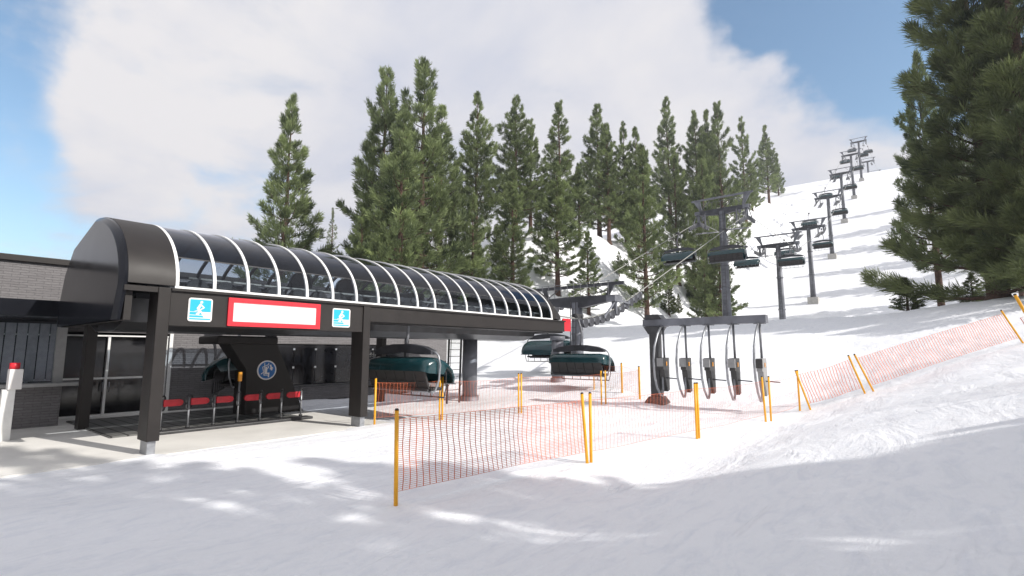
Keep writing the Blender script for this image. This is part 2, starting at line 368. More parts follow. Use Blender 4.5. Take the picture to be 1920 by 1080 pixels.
# ================================================================ LIFT STATION
AX, RX, RZ0, RZ1 = -17.5, 3.3, 3.98, 1.97
def arc(th, r=0): return (AX+(RX+r)*math.cos(th), RZ0+(RZ1+r)*math.sin(th))
st = thing('chairlift_station', 'long dark chairlift station with an arched tinted glass roof and white ribs', 'station', (AX,12,0))
NA = 28
def shell(y0, y1, r0, r1, name, mt, par=st, t0=0, t1=PI, scale1=1.0, n=NA, cap0=False, cap1=False):
    m = MB(); ths = [t0+(t1-t0)*k/n for k in range(n+1)]
    def ring(y, r, s=1.0):
        return [(AX+(arc(t,r)[0]-AX)*s, y, RZ0-.0+(arc(t,r)[1]-RZ0)*s) for t in ths]
    A, B = ring(y0,r1), ring(y1,r1,scale1); a, b = ring(y0,r0), ring(y1,r0,scale1)
    base = len(m.v); m.v += A+B+a+b; N = n+1
    for k in range(n):
        m.f.append((base+k,base+k+1,base+N+k+1,base+N+k)); m.sm.append(True)
        m.f.append((base+2*N+k,base+3*N+k,base+3*N+k+1,base+2*N+k+1)); m.sm.append(True)
        m.f.append((base+k,base+2*N+k,base+2*N+k+1,base+k+1)); m.sm.append(False)
        m.f.append((base+N+k,base+N+k+1,base+3*N+k+1,base+3*N+k)); m.sm.append(False)
    m.f.append((base,base+N,base+3*N,base+2*N)); m.sm.append(False)
    k = n; m.f.append((base+k,base+2*N+k,base+3*N+k,base+N+k)); m.sm.append(False)
    o = m.build(name, mt, par)
    o.data.set_sharp_from_angle(angle=math.radians(40)); return o
GY0, GY1, NP = 4.5, 20.6, 19
m = MB(); ob = [arc(math.radians(84)*k/18, .03) for k in range(19)]+[(-19.55,5.42),(-20.45,4.85),(-20.8,3.98)]
ib = [(AX+(x-AX)*.975, RZ0+(z-RZ0)*.965) for x, z in ob]
for k in range(len(ob)-1):
    for a_, b_ in ((ob,1),(ib,-1)): m.face([(a_[k][0],3.5,a_[k][1]),(a_[k+1][0],3.5,a_[k+1][1]),(a_[k+1][0],GY0,a_[k+1][1]),(a_[k][0],GY0,a_[k][1])], True)
    for y_ in (3.5,GY0): m.face([(ob[k][0],y_,ob[k][1]),(ob[k+1][0],y_,ob[k+1][1]),(ib[k+1][0],y_,ib[k+1][1]),(ib[k][0],y_,ib[k][1])])
m.build('roof_band', M['fascia'], st, merge=True)
# domed end cap, drawn in towards the left end
m = MB(); rings = []
outline = [(AX+RX-.3,3.12)]+[arc(math.radians(80)*k/14, .02) for k in range(15)]+[(-19.1,5.42),(-19.95,4.7),(-20.3,3.9),(-20.3,3.12)]
for (yy, s, dz) in ((3.498,1.0,0),(3.44,.995,0),(3.38,.975,-.01),(3.35,.955,-.02)):
    rings.append([(AX+(x-AX)*s, yy, 3.12+(z-3.12)*s+(0 if z > 3.2 else 0)) for x, z in outline])
n = len(rings[0])
for i in range(len(rings)-1):
    for k in range(n-1): m.face([rings[i][k],rings[i][k+1],rings[i+1][k+1],rings[i+1][k]], True)
m.face(rings[-1]); m.face(rings[0][::-1])
m.build('end_cap', M['cap'], st, merge=True)
PW = (GY1-GY0)/NP
thb = math.asin((4.73-RZ0)/RZ1)
for k in range(NP):
    y0 = GY0+k*PW+.038; y1 = GY0+(k+1)*PW-.038
    shell(y0, y1, -.012, .0, 'roof_pane', M['tint'], t0=thb, t1=PI/2, n=12)
    shell(y0, y1, -.012, .0, 'side_pane', M['clear'], t0=.0, t1=thb-.004, n=6)
    shell(y0, y1, -.012, .0, 'rear_pane', M['clear'], t0=PI/2+.004, t1=PI, n=14)
for k in range(NP+1):
    yy = GY0+k*PW
    shell(yy-.036, yy+.036, -.03, .035, 'white_rib', M['white'], t1=PI/2+.05, n=18)
    shell(yy-.045, yy+.045, -.05, .03, 'dark_rib', M['fascia'], t0=PI/2+.055, t1=PI, n=14)
MB().box((AX+RX-.06,GY0-.05,RZ0-.055),(AX+RX+.045,GY1+.05,RZ0+.0)).build('white_sill', M['white'], st)
MB().tube([(AX,GY0,RZ0+RZ1+.035),(AX,GY1,RZ0+RZ1+.035)], .03, 6).build('ridge_strip', M['white'], st)
m = MB()
for s in (1,-1):
    x, z = arc(thb if s>0 else PI-thb, .004); m.bar((x,GY0,z),(x,GY1,z),.02,.03)
m.build('pane_seam', M['dsteel'], st)
# far end of the roof, sloping down
m = MB(); ths = [PI*k/NA for k in range(NA+1)]
prof = [(GY1+.05,1.0,.02),(GY1+.35,1.0,.02),(GY1+.9,.86,.0),(GY1+1.25,.62,0)]
R = [[(AX+(arc(t,e)[0]-AX)*(1 if i<2 else .97-.02*i), yy, RZ0+(arc(t,e)[1]-RZ0)*s) for t in ths] for i,(yy,s,e) in enumerate(prof)]
for i in range(len(R)-1):
    for k in range(NA): m.face([R[i][k],R[i][k+1],R[i+1][k+1],R[i+1][k]], True)
m.face(R[-1]); m.face(R[0][::-1]); m.build('end_hood', M['fascia'], st, merge=True)
# fascia and eaves on both long sides
XF = AX+RX
m = MB()
m.box((XF-.10,4.4,3.02),(XF-.02,9.86,RZ0-.06)); m.box((XF-.55,4.4,3.02),(XF-.10,9.86,3.06))
m.build('sign_fascia', M['fascia'], st)
m = MB(); m.box((XF-.16,3.45,3.80),(XF+.0,4.12,RZ0-.057)); m.box((XF-.12,10.13,3.37),(XF-.01,GY1+1.15,RZ0-.06)); m.box((XF-.7,10.13,3.32),(XF-.12,GY1+1.1,3.37))
m.box((XF-.02,4.395,RZ0-.12),(XF+.05,GY1+1.2,RZ0-.057)); m.build('eaves_beam', M['fascia'], st)
m = MB(); m.box((AX-RX,3.5,3.78),(AX-RX+.12,GY1+1.1,RZ0-.06)); m.build('rear_eaves_beam', M['fascia'], st)
MB().box((AX-RX+.12,GY1+.95,3.3),(XF-.12,GY1+1.15,RZ0-.06)).build('end_beam', M['fascia'], st)
MB().box((AX-RX+.12,3.52,3.12),(XF-.16,3.66,RZ0-.06)).build('end_beam', M['fascia'], st)
# belly between the two rope tracks
m = MB(); m.prism([(AX-1.75,3.75),(AX-1.55,3.15),(AX-.9,2.95),(AX+.9,2.95),(AX+1.55,3.15),(AX+1.75,3.75)], 'y', 3.9, GY1+.9)
m.build('belly', M['belly'], st)
m = MB()
for s in (1,-1):
    m.box((AX+s*2.05-.06,4,3.72),(AX+s*2.05+.06,GY1+.8,3.85)); m.box((AX+s*2.85-.05,4,3.9),(AX+s*2.85+.05,GY1+.8,4.0))
m.build('guide_rail', M['dsteel'], st)
# drive tyres: rows just above the rails
ty = MB(); ty.tube([(-.09,0,0),(.09,0,0)], .27, 18); t0 = ty.build('drive_tyre', M['rubber'], st, org=(0,0,0))
t0.location = Vector((AX+2.55,5.2,4.02))-st.location
hub = MB(); hub.tube([(-.11,0,0),(.11,0,0)], .1, 10); h0 = hub.build('hub', M['dsteel'], t0, org=(0,0,0))
for s in (1,-1):
    for k in range(22):
        if s == 1 and k == 0: continue
        c = t0.copy(); C.objects.link(c); c.location = Vector((AX+s*2.55,5.2+k*.7,4.02))-st.location
        h = h0.copy(); C.objects.link(h); h.parent = c
for yy, xx in ((8.6,AX+1.6),(10.4,AX+1.4),(15.6,AX+1.4)):
    c = MB(); c.tube([(xx-.1,yy,4.62),(xx+.1,yy,4.62)], .36, 24); c.build('gear_wheel', M['dsteel'], st)
    for dy in (-.25,.25): MB().bar((xx,yy+dy,3.7),(xx,yy+dy,4.6),.05,.05).build('wheel_bracket', M['dsteel'], st)
for yy in (9.9,11.6,13.6,15.1,17.9,19.4): MB().bar((AX+1.9,yy,3.75),(AX+1.7,yy-.25,4.55),.05,.16).build('inspection_strut', M['steel'], st)
for a_, b_ in (((AX-.9,11.5,3.75),(AX+.7,13.4,4.75)),((AX-.7,14.2,3.75),(AX+.5,14.9,4.9)),((AX-.6,16.7,3.75),(AX+.9,18.6,4.6))): MB().box(a_,b_).build('drive_housing', M['unit'], st, bevel=.04)
m = MB(); m.tube([(AX,6.3,4.1),(AX,6.3,4.25)], 2.35, 40); m.build('bullwheel', M['steel'], st)
# front pillars with their steel feet
for yy in (4.25, 9.995):
    MB().box((XF-.62,yy-.13,.32),(XF+.03,yy+.135,RZ0-.058)).build('pillar', M['fascia'], st, bevel=.012)
    MB().box((XF-.53,yy-.08,0),(XF-.05,yy+.09,.33)).build('pillar_foot', M['rodsteel'], st)
for yy in (4.25, 9.995, 15.4):
    MB().box((AX-RX-.03,yy-.13,.0),(AX-RX+.4,yy+.135,3.77)).build('rear_pillar', M['fascia'], st)
# round support columns on the axis
for (px, py, X) in ((880.5,748,AX-.2),(1046,703,AX-.2)):
    q = hit(px, py); 
    yy = on_x(px, py, X).y; z0 = tz(X,yy)-.3
    m = MB(); m.tube([(X,yy,z0),(X,yy,3.2)], .36, 24); m.tube([(X,yy,z0+.02),(X,yy,z0+.5)], .45, 24); m.tube([(X,yy,3.05),(X,yy,3.31)], .46, 24); cc = m.build('support_column', M['steel2'], st)
# leaning centre column with its head box
CXC = -19.9
pa = [on_x(445,644,CXC), on_x(517,642,CXC), on_x(556,741,CXC), on_x(461,694,CXC)]
poly = [(pa[0].y-.35,pa[0].z+.1),(pa[1].y,pa[1].z+.1),(pa[2].y+.32,.0),(pa[3].y+.05,.0),(pa[3].y+.02,pa[3].z)]
MB().prism(poly, 'x', CXC, CXC-1.0).build('leaning_column', M['fascia'], st, bevel=.02)
h0_ = on_x(408,640,CXC+.45); h1_ = on_x(523,626,CXC+.45)
MB().box((CXC-1.3,h0_.y,2.66),(CXC+.45,h1_.y,2.95)).build('column_head', M['fascia'], st, bevel=.06)
# ladder up to the machine deck
m = MB(); lx = AX+.1
l0 = on_x(838,740,lx); l1 = on_x(849,628,lx)
for dy in (0,.8):
    m.bar((lx,l0.y+dy,0),(lx,l0.y+dy+.1,3.25),.05,.09); m.tube([(lx+.25,l0.y+dy-.1,.9),(lx+.25,l0.y+dy,3.2)], .016, 6); m.tube([(lx+.25,l0.y+dy-.1,.9),(lx,l0.y+dy,.7)], .016, 6)
for k in range(10): zz = .3+k*.31; m.tube([(lx,l0.y+.02+zz*.03,zz),(lx,l0.y+.8+zz*.03,zz)], .014, 6)
m.build('ladder', M['dsteel'], st)

# ---- signs on the fascia
SX = XF-.018
def slab(y0,y1,z0,z1,x0,x1,mt,name,par,r=0):
    if r:
        poly = []
        for cx,cy,a0 in ((y1-r,z1-r,0),(y0+r,z1-r,90),(y0+r,z0+r,180),(y1-r,z0+r,270)):
            for k in range(6): a = math.radians(a0+k*18); poly.append((cx+r*math.cos(a), cy+r*math.sin(a)))
        return MB().prism(poly, 'x', x0, x1).build(name, mt, par)
    return MB().box((x0,y0,z0),(x1,y1,z1)).build(name, mt, par)
def skier_sign(pxs, label):
    a = on_x(pxs[0], pxs[3], SX); b = on_x(pxs[1], pxs[2], SX)
    y0, y1, z0, z1 = a.y, b.y, a.z, b.z
    S = thing('skier_sign', label, 'sign', (SX,(y0+y1)/2,z0), 'blue skier signs on the station fascia')
    slab(y0,y1,z0,z1,SX,SX+.02,M['signwhite'],'board',S,.06)
    W, H = y1-y0, z1-z0
    def P(u,v): return (y0+u*W, z0+v*H)
    e = .065
    def pol(pts, x, mt, name): return MB().prism([P(*q) for q in pts], 'x', x, x+.003).build(name, mt, S)
    pol([(e,.42),(1-e,.42),(1-e,1-e),(e,1-e)], SX+.021, M['cyan'], 'blue_field')
    for (v0,v1,u1,u2) in ((.285,.395,.58,.52),(.175,.255,.66,.60),(.075,.135,1-e,1-e)): pol([(e,v0),(u1,v0),(u2,v1),(e,v1)], SX+.021, M['cyan'], 'blue_stripe')
    f = MB(); x = SX+.0245
    def limb(a,b,w):
        A = Vector((P(*a)[0],P(*a)[1])); B = Vector((P(*b)[0],P(*b)[1])); d = (B-A).normalized(); n = Vector((-d.y,d.x))*w*W/2; d *= w*W*.3
        f.k = getattr(f,'k',0)+1; f.prism([tuple(A-d+n),tuple(B+d+n),tuple(B+d-n),tuple(A-d-n)], 'x', x-.0006*f.k*.1, x+.002+.0007*f.k)
    hc = P(.53,.83); f.prism([(hc[0]+.06*W*math.cos(k*PI/7),hc[1]+.06*W*math.sin(k*PI/7)) for k in range(14)], 'x', x, x+.003)
    limb((.50,.72),(.40,.56),.11); limb((.40,.56),(.50,.42),.10); limb((.50,.42),(.35,.30),.08); limb((.41,.52),(.43,.30),.05); limb((.52,.71),(.64,.60),.06); limb((.64,.60),(.52,.52),.05)
    limb((.62,.56),(.26,.43),.025)
    f.build('skier_figure', M['signwhite'], S)
skier_sign((350.5,399,561,602), 'larger-looking blue and white skier sign on the fascia, next to the left pillar')
skier_sign((622,656.5,580,613), 'smaller-looking blue and white skier sign on the fascia, right of the red-framed board')
a = on_x(424.5,612.5,SX); b = on_x(600,571,SX)
y0,y1,z0,z1 = a.y,b.y,on_x(424,611,SX).z,on_x(430,558,SX).z
S = thing('blank_name_board', 'blank white name board in a red frame on the station fascia', 'sign', (SX,(y0+y1)/2,z0))
slab(y0+.13,y1-.13,z0+.12,z1-.12,SX,SX+.03,M['signwhite'],'board',S)
m = MB(); m.box((SX,y0,z0),(SX+.05,y1,z0+.12)); m.box((SX,y0,z1-.12),(SX+.05,y1,z1)); m.box((SX,y0,z0+.12),(SX+.05,y0+.13,z1-.12)); m.box((SX,y1-.13,z0+.12),(SX+.05,y1,z1-.12)); m.build('frame', M['red'], S)
# round sign: close the safety bar
c = on_x(500,694,CXC); RR = .37
S = thing('round_instruction_sign', 'round blue sign of a seated passenger, on the dark leaning column', 'sign', (CXC,c.y,c.z))
def disc(r,x0,x1,mt,name,n=40): return MB().prism([(c.y+r*math.cos(2*PI*k/n), c.z+r*math.sin(2*PI*k/n)) for k in range(n)], 'x', x0, x1).build(name, mt, S)
disc(RR,CXC+.003,CXC+.02,M['signwhite'],'rim'); disc(RR*.87,CXC+.021,CXC+.024,M['blue'],'blue_disc')
f = MB(); x = CXC+.025
def seg(a,b,w):     # in units of the 1200x1080 sketch of the sign centred at (615,565), radius 465
    A = Vector((c.y+(a[0]-615)/465*RR, c.z-(a[1]-565)/465*RR)); B = Vector((c.y+(b[0]-615)/465*RR, c.z-(b[1]-565)/465*RR)); w = w/465*RR
    d = (B-A).normalized(); n = Vector((-d.y,d.x))*w/2; d *= w*.25
    f.k = getattr(f,'k',0)+1; f.prism([tuple(A-d+n),tuple(B+d+n),tuple(B+d-n),tuple(A-d-n)], 'x', x-.00006*f.k, x+.002+.0007*f.k)
for s_ in (((490,230),(495,640),30),((470,660),(480,800),34),((480,800),(660,800),34),((500,370),(690,290),30),((690,290),(680,230),28),((400,410),(470,390),28),((400,420),(450,640),30),((340,740),(450,660),28),
           ((565,420),(565,500),75),((575,500),(560,720),105),((580,715),(720,715),60),((705,715),(700,890),52),((600,500),(680,440),34),((680,440),(650,360),34),((770,330),(830,480),72),((770,500),(880,460),60),((840,560),(820,480),70)): seg(*s_)
f.build('passenger_symbol', M['signwhite'], S)
# small red panel at the far end of the station
a = on_x(1056,619,-16.2); b = on_x(1068,598,-16.2)
m = MB(); m.box((-16.25,a.y,a.z-.05),(-16.2,b.y+.1,b.z)); m.bar((-16.23,a.y+.05,b.z),(-16.6,a.y+.05,3.5),.05,.05)
o = tag(m.build('red_panel', M['red']), 'small bright red panel sticking out at the far end of the station roof', 'panel'); at_base(o, (-16.2,a.y,a.z))

# ================================================================ LOADING BARRIER
bx = -17.7
r0 = on_x(299,810,bx); r1 = on_x(563,785,bx)
LB = thing('loading_barrier', 'row of steel barrier posts with red pads and hoops in front of the loading strip', 'barrier', (bx,(r0.y+r1.y)/2,0))
MB().box((bx-.05,r0.y-.3,.013),(bx+.42,r1.y+.25,.10)).build('base_plate', M['dsteel'], LB, bevel=.02)
for k in range(7):
    yy = r0.y+(r1.y-r0.y)*k/6
    pst = MB().tube([(bx,yy,.1),(bx,yy,1.0 if k != 3 else 1.42)], .028, 10).build('post', M['rodsteel'], LB)
    h = MB(); pts = []
    for q in range(25):
        a = 2*PI*q/24; cx, cz = math.cos(a), math.sin(a)
        pts.append((bx+.0+.24*abs(cx)**.5*(1 if cx>0 else -1), yy-.16*abs(cx)**.5*(1 if cx>0 else -1), .86+.21*abs(cz)**.5*(1 if cz>0 else -1)))
    h.tube(pts, .022, 8); h.build('hoop', M['dsteel'], pst)
    f = MB(); f.tube([(bx,yy,.1),(bx,yy,.16)], .06, 12); f.build('foot', M['dsteel'], pst)
    if k != 3 :
        sgn = 1 if k < 3 else -1
        pd = MB(); pd.prism([(yy+sgn*.04,.97),(yy+sgn*.46,.97),(yy+sgn*.53,.94),(yy+sgn*.56,.87),(yy+sgn*.53,.80),(yy+sgn*.46,.77),(yy+sgn*.04,.77)], 'x', bx-.03, bx+.05); pd.build('red_pad', M['padred'], LB, bevel=.008)
ky = r0.y+(r1.y-r0.y)*.5
MB().box((bx-.05,ky-.05,1.42),(bx+.05,ky+.05,1.72)).build('amber_lamp', M['amber'], LB, bevel=.01)
# loading strip: slatted mat
def slat_mat():
    m = mat('slatted_mat', (.13,.13,.125), .6, var=.15, scale=4); nt = m.node_tree; B = nt.nodes['Principled BSDF']
    src = B.inputs['Base Color'].links[0].from_socket
    tc = nt.nodes.new('ShaderNodeTexCoord'); sx = nt.nodes.new('ShaderNodeSeparateXYZ'); nt.links.new(tc.outputs['Object'], sx.inputs[0])
    a = nt.nodes.new('ShaderNodeMath'); a.operation = 'MULTIPLY'; a.inputs[1].default_value = 2.6; nt.links.new(sx.outputs[1], a.inputs[0])
    fr = nt.nodes.new('ShaderNodeMath'); fr.operation = 'FRACT'; nt.links.new(a.outputs[0], fr.inputs[0])
    g = nt.nodes.new('ShaderNodeMath'); g.operation = 'LESS_THAN'; g.inputs[1].default_value = .13; nt.links.new(fr.outputs[0], g.inputs[0])
    mx = nt.nodes.new('ShaderNodeMix'); mx.data_type = 'RGBA'; mx.inputs[7].default_value = (.012,.012,.012,1)
    nt.links.new(g.outputs[0], mx.inputs[0]); nt.links.new(src, mx.inputs[6]); nt.links.new(mx.outputs[2], B.inputs['Base Color']); return m
o = MB().box((-22.9,4.3,.013),(bx-.051,r1.y+.2,.055)).build('loading_mat', slat_mat()); tag(o, 'grey slatted loading mat on the floor behind the red padded barrier', 'mat'); at_base(o, (-20.2,7,.013))

# ================================================================ ROPE PATH, CHAIRS, TOWERS
ROPE = [(4,4.3),(22,4.25),(24.8,4.15),(28,4.75),(32,6.3),(61,17.9),(89.9,18.3),(120,26.9),(153.8,41.6),(188.6,57.7),(227.7,76),(269.8,95.2),(317,99.8),(368,107.5),(420,111)]
_ry = np.arange(0,430,.25); _rz = np.interp(_ry, [p[0] for p in ROPE], [p[1] for p in ROPE])
_k2 = np.hanning(17); _k2 /= _k2.sum(); _rz = np.convolve(np.pad(_rz,8,mode='edge'), _k2, mode='valid')
def rz(y): return float(np.interp(y, _ry, _rz))
LX = -17.7; GA = 2.72
for s, nm, lb in ((1,'haul_rope','steel haul rope on the right-hand side, carrying chairs uphill from the station'),(-1,'haul_rope','steel haul rope on the left-hand side, bringing chairs down past the trees')):
    m = MB(); ys_ = list(np.arange(5,40,.8))+list(np.arange(40,421,3.))
    m.tube([(LX+s*GA,y,rz(y)) for y in ys_], .042, 6)
    o = m.build(nm, M['rope']); tag(o, lb, 'rope', 'haul ropes of the chairlift'); at_base(o, (LX+s*GA,5,rz(5)))

def make_chair():
    r = thing('lift_chair', 'x', 'chair', (0,0,0), 'chairs hanging from the haul ropes')
    g = MB(); g.box((-.1,-.38,-.1),(.1,.38,.14)); g.tube([(-.16,-.25,.05),(.16,-.25,.05)], .1, 10); g.tube([(-.16,.25,.05),(.16,.25,.05)], .1, 10); g.build('grip', M['dsteel'], r, bevel=0)
    h = MB(); h.tube([(0,0,-.08),(.05,.0,-.3),(.16,0,-.6),(.22,0,-.95),(.2,0,-1.3),(.1,0,-1.62)], .055, 8); h.build('hanger', M['steel'], r)
    top = [(-1.62,-1.80),(-1.2,-1.66),(-.5,-1.56),(.5,-1.56),(1.2,-1.66),(1.62,-1.80)]; bot = [(1.6,-1.94),(.9,-1.93),(0,-1.86),(-.9,-1.93),(-1.6,-1.94)]
    b = MB(); b.prism(top+bot, 'y', -.13, .13); yk = b.build('yoke_beam', M['arm'], r, bevel=.015)
    bl = MB()
    for s in (1,-1): bl.tube([(s*1.55,.0,-1.86),(s*1.7,.0,-1.86),(s*1.82,.03,-1.98),(s*1.86,.08,-2.3),(s*1.84,.05,-2.8),(s*1.78,-.05,-3.15),(s*1.7,-.1,-3.22),(s*1.5,-.12,-3.2)], .036, 8)
    bl.tube([(-1.75,-.1,-3.21),(1.75,-.1,-3.21)], .035, 8); bl.build('side_frame', M['rodsteel'], r)
    # bubble: shell over the heads, open below
    sec = [(-.50,-2.50),(-.52,-2.32),(-.42,-2.12),(-.1,-2.02),(.3,-2.05),(.65,-2.2),(.92,-2.45),(1.04,-2.75),(1.02,-3.0)]
    m = MB()
    XS = [-1.76,-1.72,-1.6,-1.35,0,1.35,1.6,1.72,1.76]; SH = [.74,.86,.95,1,1,1,.95,.86,.74]
    cy, cz = .2,-2.75
    grid = [[(x, cy+(y-cy)*s, cz+(z-cz)*s) for (y,z) in sec] for x, s in zip(XS, SH)]
    for i in range(len(XS)-1):
        for k in range(len(sec)-1): m.face([grid[i][k],grid[i][k+1],grid[i+1][k+1],grid[i+1][k]], True)
    for gI in (grid[0], grid[-1]): m.face([gI[0]]+gI[1:6]+[(gI[5][0],.35,-2.62)])
    bo = m.build('bubble', M['teal'], r)
    me = bo.data
    import bmesh
    bm = bmesh.new(); bm.from_mesh(me); bmesh.ops.remove_doubles(bm, verts=bm.verts, dist=1e-4); bmesh.ops.recalc_face_normals(bm, faces=bm.faces); bmesh.ops.solidify(bm, geom=list(bm.faces), thickness=.025); bmesh.ops.recalc_face_normals(bm, faces=bm.faces); bm.to_mesh(me); bm.free(); me.set_sharp_from_angle(angle=math.radians(50))
    e = MB(); e.tube([(-1.74,.95,-2.98),(1.74,.95,-2.98)], .022, 6); e.build('rim', M['rodsteel'], bo)
    e = MB()
    for k in range(6):
        x0 = -1.62+k*.54+.012; e.box((x0,-.1,-3.18),(x0+.516,.42,-3.07))
    e.build('seat', M['seat'], r, bevel=.025)
    e = MB()
    for k in range(6):
        x0 = -1.62+k*.54+.012
        e.prism([(-.12,-3.12),(-.22,-3.1),(-.46,-2.42),(-.38,-2.38)], 'x', x0, x0+.516)
    bk = e.build('backrest', M['seat'], r, bevel=.02)
    e = MB()
    for k in range(6): x0 = -1.62+k*.54+.1; e.bar((x0,-.345,-2.88),(x0+.34,-.345,-2.88),.02,.02)
    e.bar((-1.66,-.28,-3.14),(1.66,-.28,-3.14),.05,.06); e.build('back_rail', M['dsteel'], bk)
    e = MB()
    for s in (1,-1): e.tube([(s*1.66,-.1,-2.5),(s*1.66,.55,-2.55),(s*1.6,.62,-3.1),(s*1.5,.62,-3.45)], .02, 6)
    e.tube([(-1.5,.62,-3.45),(1.5,.62,-3.45)], .025, 6)
    for k in range(6): x0 = -1.35+k*.54; e.tube([(x0,.62,-3.45),(x0,.62,-3.05)], .018, 6)
    e.build('restraint_bar', M['dsteel'], r)
    return r
proto = make_chair(); first = True
ords = ['nearest','second','third','fourth','fifth','sixth','seventh','eighth','ninth','tenth','eleventh']
def put_chair(x, y, z, rot, label):
    global first
    o = proto if first else copy_tree(proto); first = False
    o.location = (x,y,z); o.rotation_euler = (0,0,rot); o['label'] = label
put_chair(LX+GA, 12.2, 4.22, 0, 'teal chair under the station roof, between the second pillar and the ladder')
qh = on_x(444,690,-22.3)
put_chair(-22.3, qh.y, 4.25, math.radians(151), 'chair mostly hidden behind the dark leaning column, only its dark rounded end showing')
put_chair(LX+GA, 24.3, rz(24.3)+.1, 0, 'dark-backed teal chair just outside the far end of the station, before the short pylon')
put_chair(LX-GA, 29.3, rz(29.3)-.1, PI, 'teal-fronted chair arriving at the far end of the station, behind its round column')
YR = [52.4,84.2,117,149.5,181.5,214,246,279]; YL = [54.2,81.7,109.5,140.6,173.2,204,236,270]
for k, y in enumerate(YR): put_chair(LX+GA, y, rz(y)-.05, 0, 'dark-backed chair climbing the right-hand rope, %s chair up the line beyond the station' % ('first' if k == 0 else ords[k]))
for k, y in enumerate(YL): put_chair(LX-GA, y, rz(y)-.05, PI, 'teal-fronted chair coming down the left-hand rope, %s chair up the line beyond the station' % ('first' if k == 0 else ords[k]))

